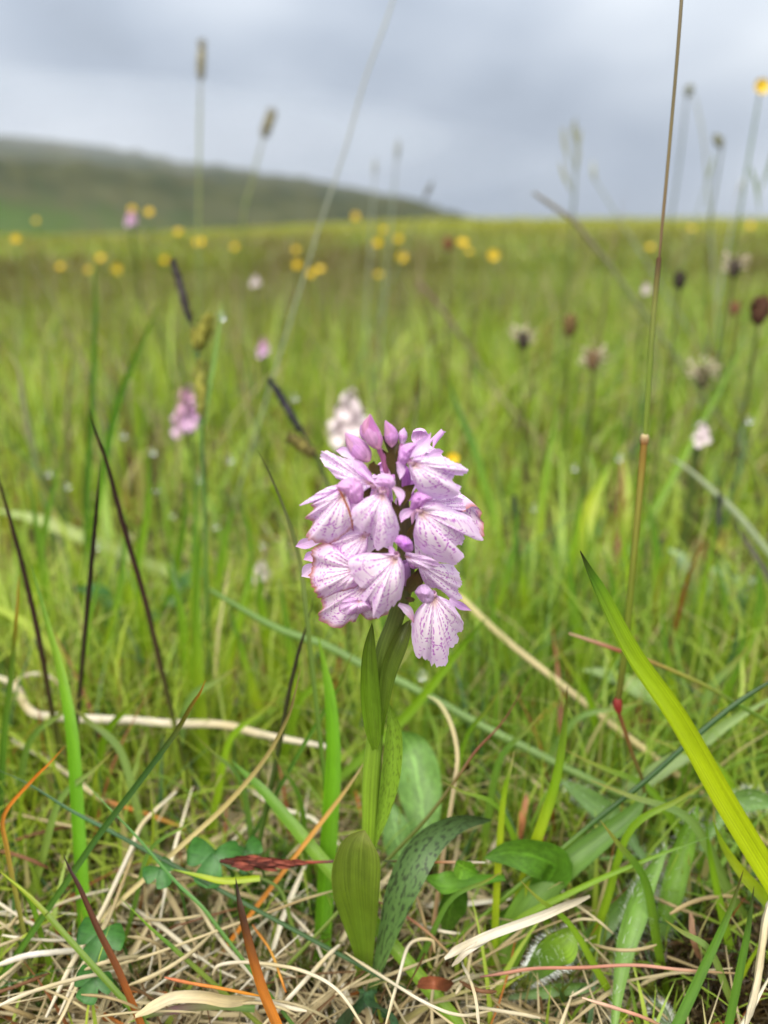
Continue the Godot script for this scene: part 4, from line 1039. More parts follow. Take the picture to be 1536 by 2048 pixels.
func build_leaf_plants():
	var hg := [C(128, 166, 88), C(122, 162, 80), C(128, 168, 88), C(150, 176, 130)]
	var at := ground_at(1290, 1985)
	var p := base("hairy_rosette", at, "rosette of long grey green leaves fringed with white hairs, lower right", "plant")
	leaf_on(p, at, [P(1397, 1608, 0.205), P(1368, 1680, 0.205), P(1343, 1775, 0.203), P(1318, 1870, 0.202), P(1290, 1975, 0.203)], 44, [C(120, 162, 58), C(136, 180, 66), C(132, 176, 72), C(160, 186, 140)], 0.42, 0.7, "leaf", 620)
	leaf_on(p, at, [P(1335, 1688, 0.20), P(1298, 1755, 0.196), P(1268, 1830, 0.190), P(1243, 1930, 0.184), P(1226, 2065, 0.176)], 44, [C(128, 168, 78), C(136, 180, 78), C(132, 174, 80), C(140, 178, 90)], 0.5, 0.5, "leaf", 620)
	leaf_on(p, at, [P(1322, 1712, 0.208), P(1243, 1810, 0.204), P(1168, 1890, 0.202), P(1085, 1958, 0.203)], 38, hg, 0.5, 0.5, "leaf", 450)
	leaf_on(p, at, [P(1150, 1858, 0.186), P(1130, 1878, 0.185), P(1100, 1900, 0.186), P(1066, 1940, 0.192), P(1036, 1985, 0.198)], 62, [C(150, 186, 80), C(150, 190, 60), C(126, 170, 70), C(140, 170, 110)], 0.4, 0.9, "leaf", 700)
	leaf_on(p, at, [P(1210, 1972, 0.188), P(1118, 1979, 0.19), P(1000, 1998, 0.194)], 24, hg, 0.5, 0.5, "leaf", 300)
	leaf_on(p, at, [P(1345, 2060, 0.178), P(1318, 2020, 0.185), P(1285, 1975, 0.198)], 26, [C(150, 176, 130), C(170, 190, 150)], 0.5, 0.5, "leaf", 320)
	leaf_on(p, at, [P(1560, 1612, 0.215), P(1500, 1598, 0.215), P(1450, 1622, 0.212), P(1400, 1700, 0.208)], 42, [C(120, 158, 84), C(128, 164, 92), C(112, 150, 70)], 0.4, 0.4, "leaf", 260)
	leaf_on(p, at, [P(1120, 1560, 0.225), P(1180, 1600, 0.225), P(1240, 1650, 0.222), P(1290, 1720, 0.212)], 44, [C(140, 176, 110), C(130, 168, 96), C(130, 166, 100)], 0.5, 0.4, "leaf", 260)
	# plants with smooth leaves
	at = ground_at(835, 1760)
	p = base("smooth_leaf_plant", at, "plant with pale smooth oval leaves standing behind the orchid stem on its right", "plant")
	leaf_on(p, at, [P(800, 1462, 0.235), P(822, 1500, 0.235), P(838, 1570, 0.23), P(848, 1660, 0.225), P(842, 1760, 0.222)], 92, [C(112, 158, 72), C(128, 172, 88), C(124, 168, 84), C(120, 160, 76)], 0.45, 0.35)
	leaf_on(p, at, [P(778, 1600, 0.225), P(790, 1650, 0.222), P(800, 1710, 0.22), P(815, 1770, 0.22)], 56, [C(116, 158, 84), C(128, 170, 96), C(110, 150, 70)], 0.5, 0.35)
	at = ground_at(905, 1880)
	p = base("low_leafy_plant", at, "low plant with curled bright green leaves right of the spotted orchid leaf", "plant")
	leaf_on(p, at, [P(850, 1755, 0.186), P(880, 1768, 0.188), P(930, 1764, 0.19), P(1010, 1756, 0.196)], 40, [C(112, 164, 56), C(120, 172, 60), C(96, 150, 44)], 0.45, 0.5, "leaf", 0, Vector3(0, 1, 0.45), 0.2)
	leaf_on(p, at, [P(912, 1722, 0.186), P(925, 1735, 0.187), P(955, 1748, 0.19)], 40, [C(120, 170, 60), C(130, 180, 60), C(104, 160, 44)], 0.5, 0.8)
	leaf_on(p, at, [P(968, 1716, 0.192), P(1020, 1706, 0.195), P(1075, 1716, 0.197), P(1110, 1740, 0.2), P(1060, 1800, 0.204), P(980, 1850, 0.205)], 70, [C(88, 130, 46), C(92, 138, 40), C(84, 130, 36), C(90, 130, 40)], 0.5, 0.3)
	leaf_on(p, at, [P(930, 1770, 0.193), P(905, 1810, 0.196), P(890, 1870, 0.2)], 52, [C(70, 110, 36), C(78, 118, 36), C(96, 130, 50)], 0.5, 0.5)
	for s in [[300, 1180, 0.36, 120, "blurred blue green"], [262, 1240, 0.34, 90, "blurred mid green"], [1170, 1230, 0.40, 80, "blurred yellow green"], [1400, 1130, 0.38, 90, "blurred grey green"], [1480, 1240, 0.36, 70, "blurred dark green"], [1060, 1200, 0.42, 70, "blurred olive green"]]:
		at = P(s[0], s[1] + 150, s[2])
		at.y = land(at.x, at.z)
		p = base("broad_leaf_plant", at, "%s broad leaved plant low in the grass %s the orchid" % [s[4], "left of" if s[0] < 760 else "right of"], "plant")
		for q in 5:
			var a := TAU * q / 5.0 + rng.randf()
			var out: Vector3 = Vector3(cos(a), rng.randf_range(0.5, 1.0), sin(a)) * s[3] * s[2] / F
			var c := C(84, 138, 74) if s[4].contains("blue") else (C(160, 180, 60) if s[4].contains("yellow") else (C(170, 196, 150) if s[4].contains("grey") else C(100, 146, 56)))
			leaf_on(p, at, [at + out + Vector3(0, 0.02, 0), at + out * 0.6 + Vector3(0, 0.022, 0), at + out * 0.2 + Vector3(0, 0.008, 0), at], s[3] * 0.42, [c, c, c * 0.8], 0.45, 0.3, "leaf", 0, Vector3(0, 1, 0.3))
	# clovers: three round leaflets on a stalk
	for s in [[430, 1708, 0.191, 34, "trefoil with three round blue green leaflets beside the dead seed head"], [322, 1738, 0.19, 20, "pale folded trefoil left of the trefoil by the dead seed head"], [205, 1868, 0.183, 30, "trefoil half hidden by the brown and orange blade at lower left"], [190, 1958, 0.178, 24, "lowest trefoil, under the brown and orange blade"], [492, 1700, 0.196, 24, "half hidden trefoil just right of the trefoil by the dead seed head"]]:
		var c0 := P(s[0], s[1], s[2])
		at = Vector3(c0.x + 0.004, 0.004, c0.z - 0.004)
		p = base("clover", at, s[4], "clover")
		var b := Buf.new()
		tube(b, [c0, c0.lerp(at, 0.4) + Vector3(0.002, 0.004, 0), at], even(0.00035), [C(96, 140, 60)], 10, 6)
		part(b, "stalk", M.leaf, p, at)
		var a0 := rng.randf_range(-0.5, 0.5)
		for q in 3:
			var a: float = a0 + [PI * 0.92, PI * 0.12, -PI * 0.52][q]
			var out: Vector3 = Vector3(cos(a), sin(a) * 0.75, sin(a) * -0.5 + 0.3) * s[3] * 1.35 * s[2] / F
			leaf_on(p, at, [c0 + out * 1.25, c0 + out * 1.05, c0 + out * 0.6, c0 + out * 0.2, c0], s[3] * 1.55, [C(84, 140, 64).lerp(C(70, 124, 76), rng.randf()), C(76, 134, 60), C(92, 146, 80), C(66, 118, 54)], 0.3, 0.25, "leaf", 0, Vector3(0, 0.6, 1), 0.03)
	# the fallen dark red seed head, its scales one by one
	at = P(440, 1725, 0.188)
	p = base("dead_seed_head", at, "dark red brown withered seed head lying level beside the trefoil", "seed head")
	var core := Buf.new()
	tube(core, [P(440, 1722, 0.188), P(530, 1726, 0.188), P(612, 1730, 0.188)], func(t): return 0.0013 * sin(PI * clampf(t * 0.9 + 0.1, 0.05, 0.97)), [C(60, 30, 26)], 14, 8)
	part(core, "core", M.seed, p, at)
	var stalk := Buf.new()
	tube(stalk, [P(605, 1725, 0.188), P(640, 1724, 0.188), P(690, 1722, 0.19)], even(0.0004), [C(140, 60, 34), C(60, 60, 64)], 8, 6)
	part(stalk, "stalk", M.seed, p, at)
	for i in 44:
		var t := rng.randf()
		var x := lerpf(440, 590, t)
		var y := 1724.0 + rng.randf_range(-13, 16) * sin(PI * clampf(t * 0.8 + 0.2, 0, 1))
		var b := Buf.new()
		var d := 0.188 - 0.0015 * rng.randf()
		ribbon(b, [P(x + 34, y + 3, d - 0.0003), P(x + 16, y + rng.randf_range(-1, 2), d - 0.0004), P(x, y, d + 0.0004)], leafy(0.00042, 0.5), Vector3(0, rng.randf_range(-0.3, 1.0), 1).normalized(), [C(96, 50, 40), C(126, 66, 52).lerp(C(90, 44, 36), rng.randf()), C(70, 34, 30)], 0.6, 5, 2)
		part(b, "scale", M.seed, p, at)
	# moss
	var mb := []
	for q in 3:
		var b := Buf.new()
		for i in 11:
			var a := i * 2.4
			var y := i / 11.0
			var out := Vector3(cos(a), 0.9, sin(a)) * 0.32
			var k := Color(1, 1, 1) * (0.7 + 0.5 * y)
			var side := Vector3(-sin(a), 0, cos(a)) * 0.06
			var o := Vector3(0.1 * q * y, y, 0)
			b.grid(2, 2, PackedVector3Array([o - side, o + side, o + out - side * 0.1, o + out + side * 0.1]), PackedVector2Array([Vector2.ZERO, Vector2.ZERO, Vector2.ZERO, Vector2.ZERO]), PackedColorArray([k, k, k, k]))
		mb.append(b.mesh())
	var spots := []
	for i in 1500:
		var c := C(120, 130, 44).lerp(C(84, 96, 30), rng.randf())
		var q := P(0, 0, 0)
		var r := rng.randf()
		if r < 0.45:
			q = G(rng.randfn(1480, 70), rng.randfn(1965, 55), 0.0)
			c = C(96, 78, 44).lerp(C(70, 56, 34), rng.randf())
		elif r < 0.6: q = G(rng.randfn(1390, 50), rng.randfn(1840, 30), 0.0)
		elif r < 0.72: q = G(rng.randfn(560, 60), rng.randfn(1800, 40), 0.0)
		else: q = G(rng.randf_range(-50, 1500), rng.randf_range(1560, 2040), 0.0)
		if r >= 0.45 and r < 0.72: c = C(84, 124, 36).lerp(C(110, 150, 40), rng.randf())
		var bs := Basis(Vector3.UP, rng.randf() * TAU) * Basis(Vector3.RIGHT, rng.randf_range(-0.7, 0.7)) * Basis.from_scale(Vector3.ONE * rng.randf_range(0.004, 0.009))
		spots.append([Transform3D(bs, q + Vector3(0, rng.randf_range(-0.002, 0.006), 0)), c, rng.randi() % 3])
	scatter("moss", "brown and green moss between the grass stems", "moss", mb, M.leaf, spots)


# ---------- flowers further off ----------
func stem_to_ground(parent: Node3D, at: Vector3, top: Vector3, r: float, cols: Array, lean := 0.0):
	var b := Buf.new()
	tube(b, [top, top.lerp(at, 0.3) + Vector3(lean * 0.3, 0, 0), top.lerp(at, 0.7) + Vector3(lean * 0.3, 0, 0), at], even(r, 0.8), cols, 14, 6)
	return part(b, "stem", M.leaf, parent, at)

func foot(top: Vector3, lean := 0.0) -> Vector3:
	return Vector3(top.x - lean, land(top.x - lean, top.z), top.z)

func buttercup(x: float, y: float, d: float, size: float, label: String, group := ""):
	var top := P(x, y, d)
	var at := foot(top, rng.randf_range(-0.02, 0.02))
	var o := base("buttercup", at, label, "buttercup", group)
	stem_to_ground(o, at, top, 0.0007, [C(120, 150, 60), C(96, 132, 50)], rng.randf_range(-0.01, 0.01))
	var r: float = size * rng.randf_range(0.18, 0.31) * d / F
	var tilt := Basis(Vector3.RIGHT, rng.randf_range(0.5, 1.35)) * Basis(Vector3.UP, rng.randf() * TAU)
	for q in 5:
		var a := TAU * q / 5.0
		var b := Buf.new()
		var out: Vector3 = tilt * Vector3(cos(a), 0, sin(a))
		var up: Vector3 = tilt * Vector3.UP
		ribbon(b, [top + out * r + up * r * 0.55, top + out * r * 0.75 + up * r * 0.3, top + out * r * 0.35 + up * r * 0.06, top], leafy(r * 0.58, 0.35), up, [C(222, 198, 50), C(220, 192, 40), C(206, 174, 34)], 0.4, 6, 4)
		part(b, "petal", M.buttercup, o, at)
	var c := Buf.new()
	tube(c, [top + tilt * Vector3(0, r * 0.3, 0), top], func(t): return r * 0.26 * sqrt(clampf(t * 2.0 + 0.05, 0, 1)), [C(206, 170, 30)], 5, 8)
	part(c, "centre", M.buttercup, o, at)
	return o

func spot_of(x: float, y: float) -> String:
	var seen_by := [[896, 490, "the small reddish brown head"], [711, 433, "the buttercup before the hill's right end"], [399, 486, "the buttercup at the pale stalk's foot"], [1300, 470, "the tall jointed stalk"], [640, 470, "the long blurred slanting stalk"], [73, 443, "the far left buttercup"], [780, 340, "the blurred grey grass head"], [346, 518, "the upright black sedge spike"]]
	seen_by.sort_custom(func(a, b): return absf(a[0] - x) + absf(a[1] - y) < absf(b[0] - x) + absf(b[1] - y))
	for m in seen_by:
		var l := "%s%s %s" % ["close " if absf(m[0] - x) < 45 else "well ", ("right" if x > m[0] else "left") + (" and below" if y > m[1] + 25 else "") + " of", m[2]]
		if not told.has(l):
			told[l] = true
			return l
	return "far back"

func plantain(x: float, y: float, d: float, size: float, label: String, anthers: bool, col: Color, lean := 0.0):
	var top := P(x, y - size * 0.5, d)
	var low := P(x - lean * 400.0, y + size * 0.5, d)
	var at := foot(low, lean)
	var o := base("plantain_head", at, label, "plantain", "")
	stem_to_ground(o, at, low, 0.0008, [C(112, 120, 70), C(100, 130, 60)], lean)
	var r: float = size * 0.34 * d / F
	var b := Buf.new()
	tube(b, [top, top.lerp(low, 0.3), top.lerp(low, 0.7), low], func(t): return r * pow(sin(PI * clampf(0.12 + t * 0.8, 0, 1)), 0.8), [col * 1.3, col, col * 0.8], 22, 12, 0.35)
	part(b, "head", M.seed, o, at)
	var s := Buf.new()
	for i in 60:
		var t := rng.randf_range(0.05, 0.95)
		var a := rng.randf() * TAU
		var c := top.lerp(low, t)
		var out := Vector3(cos(a), 0.5, sin(a)).normalized()
		var w := r * sin(PI * clampf(0.12 + t * 0.8, 0, 1))
		ribbon(s, [c + out * w * 1.25 + Vector3(0, r * 0.35, 0), c + out * w * 1.08 + Vector3(0, r * 0.1, 0), c + out * w * 0.9], leafy(r * 0.16, 0.5), Vector3(cos(a), 0.2, sin(a) + 0.01).normalized(), [col * 1.6, col * 0.9], 0.3, 3, 2)
	part(s, "scales", M.seed, o, at).set_meta("kind", "stuff")
	if anthers:
		var n := Buf.new()
		for i in 34:
			var a := TAU * i / 34.0
			var c := top.lerp(low, rng.randf_range(0.05, 0.75))
			var out := Vector3(cos(a), rng.randf_range(0.0, 1.0), sin(a)) * r * rng.randf_range(1.5, 2.4)
			tube(n, [c + out, c + out * 0.5, c], func(t): return r * (0.13 if t < 0.25 else 0.025), [C(232, 226, 196), C(210, 214, 180)], 6, 4)
		part(n, "anthers", M.petal, o, at).set_meta("kind", "stuff")
	return o

func small_orchid(x: float, y: float, d: float, high: float, wide: float, white: bool, label: String):
	var top := P(x, y - high * 0.5, d)
	var low := P(x, y + high * 0.5, d)
	var at := foot(low)
	var o := base("small_orchid", at, label, "orchid", "")
	stem_to_ground(o, at, top, 0.0014, [C(110, 120, 70), C(110, 140, 60)])
	var r: float = wide * 0.5 * d / F
	for i in 16:
		var t := i / 15.0
		var a := i * 2.4
		var c := top.lerp(low, t)
		var out := Vector3(cos(a), 0, sin(a))
		var s: float = r * lerpf(0.35, 1.0, minf(t * 1.6, 1.0))
		var b := Buf.new()
		var tint := C(238, 234, 226) if white else C(232, 206, 234).lerp(C(226, 176, 200), 1.0 - t)
		ribbon(b, [c + out * s * 1.05 - Vector3(0, s * 0.75, 0), c + out * s * 0.95 - Vector3(0, s * 0.35, 0), c + out * s * 0.5, c], leafy(s * 0.5, 0.3), (out + Vector3.UP).normalized(), [tint, tint * 1.05, tint * 0.9], 0.3, 8, 4, 0.0, 0.2)
		var f := part(b, "flower", M.petal, o, at)
		var h := Buf.new()
		tube(h, [c + out * s * 0.75 + Vector3(0, s * 0.4, 0), c + out * s * 0.5 + Vector3(0, s * 0.15, 0), c + out * s * 0.3], func(q): return s * 0.28 * sin(PI * clampf(q * 0.9 + 0.1, 0, 0.97)), [tint * 0.9, tint * 0.85], 6, 6)
		part(h, "hood", M.petal, f, at)
	return o

func build_meadow_flowers():
	var gold := "blurred yellow buttercups scattered across the meadow"
	# x, y, depth, size
	var list := [[33, 478, 1.0, 30, "lowest left of the buttercups against the hill's green foot"], [73, 443, 1.1, 28, "buttercup at far left in front of the hill's green foot"], [265, 420, 0.95, 34, "orange yellow buttercup just above the pink flower before the hill"], [299, 426, 1.0, 30, "buttercup just right of the pink flower before the hill"], [357, 465, 1.0, 32, "buttercup standing left of the tall pale stalk below the hill"], [399, 486, 0.95, 40, "buttercup at the foot of the tall pale stalk below the hill"], [711, 433, 1.1, 30, "buttercup highest in front of the hill's right end"],
		[767, 461, 1.2, 30, ""], [755, 486, 1.1, 28, ""], [797, 477, 1.2, 30, ""], [804, 515, 1.1, 32, ""], [592, 500, 1.3, 28, ""], [594, 530, 1.2, 34, ""], [640, 541, 1.1, 34, ""], [622, 548, 1.3, 30, ""], [925, 488, 1.0, 36, ""], [938, 505, 1.1, 28, ""], [986, 511, 1.0, 36, ""], [122, 535, 1.4, 34, ""], [202, 518, 1.5, 30, ""], [178, 541, 1.3, 34, ""], [235, 538, 1.4, 28, ""], [757, 551, 1.3, 26, ""], [1300, 497, 1.2, 26, ""], [1383, 459, 1.2, 28, "lone buttercup on the skyline right of the tall stalk"], [1500, 452, 1.6, 22, ""], [470, 495, 1.7, 24, ""], [330, 520, 1.6, 26, ""]]
	for s in list:
		buttercup(s[0], s[1], s[2], s[3], s[4] if s[4] else "blurred buttercup " + spot_of(s[0], s[1]), gold)
	var big: Node3D = buttercup(1521, 176, 0.52, 66, "single buttercup high against the sky at the right edge on a tall branched stalk")
	var at: Vector3 = big.position
	for q in [[1500, 330, 1518, 420], [1545, 300, 1520, 380]]:
		var b := Buf.new()
		ribbon(b, [P(q[0], q[1], 0.52), P((q[0] + q[2]) * 0.5 + 4, (q[1] + q[3]) * 0.5, 0.52), P(q[2], q[3], 0.52)], leafy(0.0012), Vector3(0, 0, 1), [C(110, 130, 80)], 0.3, 10, 2)
		part(b, "leaf", M.leaf, big, at)
	buttercup(905, 918, 0.34, 64, "yellow buttercup half hidden behind the orchid's upper right flower")
	small_orchid(374, 815, 0.52, 85, 56, false, "small blurred pink orchid left behind the sedge stalk")
	small_orchid(698, 826, 0.46, 88, 74, true, "white blurred orchid directly behind the main orchid's top")
	small_orchid(262, 434, 0.9, 26, 20, false, "tiny pink flower before the hill, between the two left buttercups")
	small_orchid(527, 692, 0.62, 34, 22, false, "dull pink orchid above the leaning black sedge spike")
	small_orchid(522, 1138, 0.36, 28, 34, true, "tiny white flower low in the grass left of the main orchid")
	small_orchid(1403, 862, 0.42, 38, 36, true, "small white flower at right beside the long pale bent stem")
	small_orchid(1293, 575, 0.7, 18, 15, true, "faint white flower just left of the tall jointed stalk")
	small_orchid(511, 560, 0.9, 16, 18, true, "faint cream flower in the brownish grass left of centre")
	var dk := C(52, 46, 40)
	plantain(1524, 622, 0.36, 54, "large brown plantain head cut by the right edge", false, C(74, 50, 38), 0.02)
	plantain(1359, 562, 0.42, 34, "dark plantain head on its own just right of the tall jointed stalk", false, dk, 0.0)
	plantain(1471, 538, 0.46, 34, "plantain head with a ring of white stamens near the right edge", true, dk, 0.01)
	plantain(1140, 652, 0.48, 42, "brown plantain head left of the tall stalk with few stamens", false, C(96, 78, 48), 0.0)
	plantain(1042, 682, 0.48, 34, "dark plantain head with pale stamens, leftmost at mid height", true, dk, -0.02)
	plantain(1186, 722, 0.46, 38, "plantain head with pale stamens right below the brown one", true, C(104, 84, 60), 0.0)
	plantain(1406, 756, 0.44, 42, "lowest plantain head, wreathed in pale stamens, right of the tall stalk", true, C(84, 80, 56), 0.0)
	plantain(896, 490, 0.8, 26, "small reddish brown head beside the buttercups near the centre", false, C(104, 60, 44), 0.0)
	plantain(1430, 283, 0.62, 24, "dull seed head high against the sky on a leaning stalk", false, C(110, 110, 90), -0.035)
	plantain(1382, 182, 0.70, 24, "highest small seed head against the sky right of the tall stalk", false, C(120, 122, 110), 0.02)
	plantain(1470, 618, 0.55, 26, "blurred brown head left of the large brown plantain", false, C(110, 74, 56), 0.0)


# ---------- sedges, grass heads and stalks ----------
func spike(parent: Node3D, called: String, at: Vector3, a: Vector3, b: Vector3, r: float, c0: Color, c1: Color, n: int):
	var o := Buf.new()
	tube(o, [a, a.lerp(b, 0.33), a.lerp(b, 0.66), b], func(t): return r * pow(sin(PI * clampf(0.08 + t * 0.86, 0, 1)), 0.5), [c0, c1, c0], 30, 10, 0.4)
	var m := part(o, called, M.seed, parent, at)
	var s := Buf.new()
	var ax := (a - b).normalized()
	var u := ax.cross(Vector3(0.2, 0.1, 1)).normalized()
	for i in n:
		var t := rng.randf_range(0.04, 0.97)
		var g := rng.randf() * TAU
		var out := u.rotated(ax, g)
		var c := a.lerp(b, t)
		var k := c0.lerp(c1, rng.randf())
		ribbon(s, [c + out * r * 1.35 + ax * r * 0.9, c + out * r * 1.15 + ax * r * 0.3, c + out * r * 0.8], leafy(r * 0.24, 0.5), out, [k * 1.5, k, k * 0.8], 0.3, 3, 2)
	part(s, "scales", M.seed, m, at).set_meta("kind", "stuff")
	return m

func build_tall_stalks():
	var black := C(40, 36, 38); var grey := C(74, 68, 66); var oliv := C(92, 92, 40); var oliv2 := C(140, 136, 60)
	# sedge left of centre: one dark male spike, three olive female ones
	var d := 0.30
	var at := foot(P(418, 1330, d))
	var o := base("sedge", at, "sedge at left with an upright black spike over three olive fruiting spikes", "sedge")
	var b := Buf.new()
	tube(b, [P(378, 640, d), P(392, 690, d), P(402, 780, d), P(404, 880, d), P(410, 1050, d), P(416, 1230, d), at], even(0.0008, 0.6), [C(70, 80, 40), C(100, 140, 60), C(96, 140, 60), C(100, 140, 50)], 30, 6)
	part(b, "stem", M.leaf, o, at)
	spike(o, "male_spike", at, P(346, 518, d), P(380, 645, d), 0.0014, black, grey, 120)
	spike(o, "fruiting_spike", at, P(418, 632, d), P(394, 700, d), 0.0024, oliv, oliv2, 90)
	spike(o, "fruiting_spike", at, P(388, 655, d), P(392, 700, d), 0.0015, oliv, oliv2, 50)
	spike(o, "fruiting_spike", at, P(400, 722, d), P(405, 838, d), 0.0021, C(84, 92, 44), oliv2, 110)
	b = Buf.new()
	ribbon(b, [P(443, 600, d), P(440, 640, d), P(425, 740, d), P(406, 850, d)], taper(0.0009), Vector3(0, 0.2, 1), [C(150, 170, 80), C(120, 160, 60), C(110, 150, 60)], 0.3, 16, 2)
	part(b, "bract", M.leaf, o, at)
	# the leaning one behind the orchid
	d = 0.29
	at = foot(P(700, 1250, d))
	o = base("sedge", at, "leaning sedge behind the orchid, its thin black spike pointing up left", "sedge")
	b = Buf.new()
	tube(b, [P(605, 865, d), P(640, 930, d), P(672, 1020, d), P(690, 1130, d), at], even(0.0007, 0.6), [C(60, 60, 44), C(100, 130, 60)], 24, 6)
	part(b, "stem", M.leaf, o, at)
	spike(o, "male_spike", at, P(539, 757, d), P(607, 870, d), 0.0013, C(30, 30, 36), C(56, 54, 58), 120)
	spike(o, "fruiting_spike", at, P(578, 872, d), P(632, 912, d), 0.0021, C(66, 58, 40), C(116, 108, 56), 90)
	# two black spikes in the grass right of the orchid
	for s in [[1027, 990, 1034, 1062, 0.33, "short black sedge spike in the grass right behind the orchid"], [1441, 985, 1434, 1090, 0.34, "black sedge spike with an olive lower spike near the right edge"]]:
		at = foot(P(s[2] + 4, s[3] + 150, s[4]))
		o = base("sedge", at, s[5], "sedge")
		b = Buf.new()
		tube(b, [P(s[2], s[3], s[4]), P(s[2] + 2, s[3] + 60, s[4]), at], even(0.0008), [C(70, 80, 50), C(100, 140, 60)], 12, 6)
		part(b, "stem", M.leaf, o, at)
		spike(o, "male_spike", at, P(s[0], s[1], s[4]), P(s[2], s[3], s[4]), 0.0012, C(28, 30, 30), C(56, 58, 54), 80)
		if s[0] > 1400:
			spike(o, "fruiting_spike", at, P(1446, 1062, 0.34), P(1438, 1112, 0.34), 0.0024, oliv, oliv2, 70)
	# the tall jointed grass stalk at right, cut off by the top of the frame
	at = P(1290, 1640, 0.212)
	at.y = 0.004
	o = base("tall_grass_stalk", at, "tall jointed grass stalk at right, running out of the top of the picture", "grass stalk")
	var q := 0.196
	b = Buf.new()
	tube(b, [P(1385, -380, 0.165), P(1363, 0, 0.172), P(1340, 280, 0.18), P(1318, 520, 0.186)], even(0.0004, 0.6), [C(140, 132, 104), C(128, 116, 88), C(136, 122, 84), C(120, 92, 66)], 30, 7)
	part(b, "culm", M.straw, o, at)
	b = Buf.new()
	tube(b, [P(1318, 515, 0.186), P(1308, 620, 0.189), P(1299, 740, 0.192), P(1290, 880, q)], even(0.00068, 0.9), [C(120, 84, 62), C(160, 166, 84), C(150, 172, 70), C(150, 170, 70)], 24, 7)
	part(b, "culm", M.leaf, o, at)
	b = Buf.new()
	tube(b, [P(1290, 868, q), P(1289, 878, q), P(1288, 890, q)], func(t): return 0.0008 + 0.0004 * sin(PI * t), [C(190, 176, 130), C(140, 90, 40)], 8, 8)
	part(b, "joint", M.straw, o, at)
	b = Buf.new()
	tube(b, [P(1288, 886, q), P(1280, 980, 0.198), P(1266, 1130, 0.20), P(1252, 1280, 0.203), P(1236, 1405, 0.206)], even(0.0009, 0.9), [C(176, 136, 60), C(160, 150, 64), C(146, 154, 54), C(134, 152, 50), C(120, 112, 50)], 30, 7)
	part(b, "sheath", M.leaf, o, at)
	b = Buf.new()
	tube(b, [P(1238, 1392, 0.206), P(1235, 1408, 0.206), P(1238, 1425, 0.206)], func(t): return 0.0007 + 0.0006 * sin(PI * t), [C(120, 40, 34), C(150, 50, 44)], 8, 8)
	part(b, "joint", M.straw, o, at)
	b = Buf.new()
	tube(b, [P(1236, 1420, 0.206), P(1262, 1500, 0.208), P(1290, 1600, 0.211), at], even(0.0006, 0.9), [C(150, 90, 60), C(130, 120, 60), C(110, 130, 60)], 16, 6)
	part(b, "culm", M.leaf, o, at)
	# blurred heads against the sky
	for s in [[404, 82, 401, 160, 398, 330, 398, 640, 0.70, 19, "tall dark cat tail grass head standing straight against the sky at upper left"], [545, 222, 527, 275, 505, 360, 485, 470, 0.85, 22, "pale cat tail grass head leaning right below the taller one"]]:
		var top := P(s[0], s[1], s[8])
		at = foot(P(s[6], s[7] + 60, s[8]))
		o = base("seeding_grass", at, s[10], "grass head")
		b = Buf.new()
		tube(b, [P(s[2], s[3], s[8]), P(s[4], s[5], s[8]), P(s[6], s[7], s[8]), at], even(0.0011, 0.7), [C(150, 148, 110), C(150, 166, 90), C(130, 150, 60)], 24, 6)
		part(b, "stem", M.leaf, o, at)
		spike(o, "head", at, top, P(s[2], s[3], s[8]), s[9] * 0.36 * s[8] / F, C(96, 90, 70), C(140, 132, 100), 120)
	for s in [[[800, -60, 780, 20, 730, 160, 690, 300, 640, 450, 600, 580], 0.42, 8, C(160, 162, 150), "long blurred stalk slanting across the sky from the top middle"], [[1066, 385, 1105, 412, 1150, 445, 1178, 480, 1215, 525, 1262, 590], 0.5, 15, C(120, 112, 90), "brown bent stalk drooping across the skyline at right"], [[798, 275, 793, 320, 786, 400], 0.75, 20, C(140, 144, 140), "blurred grey grass head above the hill's right end"], [[750, 315, 749, 350, 745, 420], 0.85, 18, C(150, 154, 150), "faint grey grass head left of the blurred grey one above the hill"], [[866, 360, 850, 395, 832, 440], 0.75, 18, C(96, 98, 92), "dark blurred stalk at the hill's right foot"], [[1390, 190, 1404, 260, 1412, 330, 1420, 440], 0.75, 7, C(150, 154, 140), "hair thin stalk between the seed heads against the sky at right"], [[1186, 320, 1190, 360, 1215, 400], 0.75, 18, C(160, 164, 150), "pale drooping grass head right of the branched one"], [[1490, 350, 1475, 390, 1460, 470], 0.7, 16, C(168, 172, 176), "pale airy seed head near the right edge at the skyline"],
		[[1432, 300, 1412, 370, 1390, 440], 0.62, 12, C(120, 130, 100), "leaning stalk crossing the skyline under the dull seed head"], [[833, 560, 860, 590, 900, 640, 940, 700], 0.6, 12, C(120, 96, 84), "purplish dead stalk leaning in the middle distance behind the orchid"], [[700, 560, 670, 620, 655, 700], 0.7, 9, C(140, 130, 90), "thin tan stalk in the middle distance above the white orchid"]]:
		var pts := path_d(s[0], s[1], s[1])
		at = foot(pts[-1])
		b = Buf.new()
		var r: float = s[2] * 0.28 * s[1] / F
		var dn: Vector3 = (pts[-1] - pts[-2]).normalized()
		if pts[-1].y > 0.01 and dn.y < -0.2:
			pts.append(pts[-1] + dn * (pts[-1].y / -dn.y))
			at = pts[-1]
		elif pts[-1].y > 0.01: pts.append(at)
		tube(b, pts, even(r, 0.6) if pts.size() > 4 else func(t): return r * (sin(PI * clampf(t * 2.6, 0.06, 0.85)) if t < 0.34 else 0.3), [s[3], s[3] * 0.95, s[3].lerp(C(110, 140, 60), 0.6)], 26, 7, 0.2)
		solo(b, "blurred_stalk", M.straw, at, s[4], "grass stalk")
	# branched grass head
	at = foot(P(1146, 460, 0.72))
	o = base("seeding_grass", at, "open branched grass head against the sky right of centre", "grass head")
	b = Buf.new()
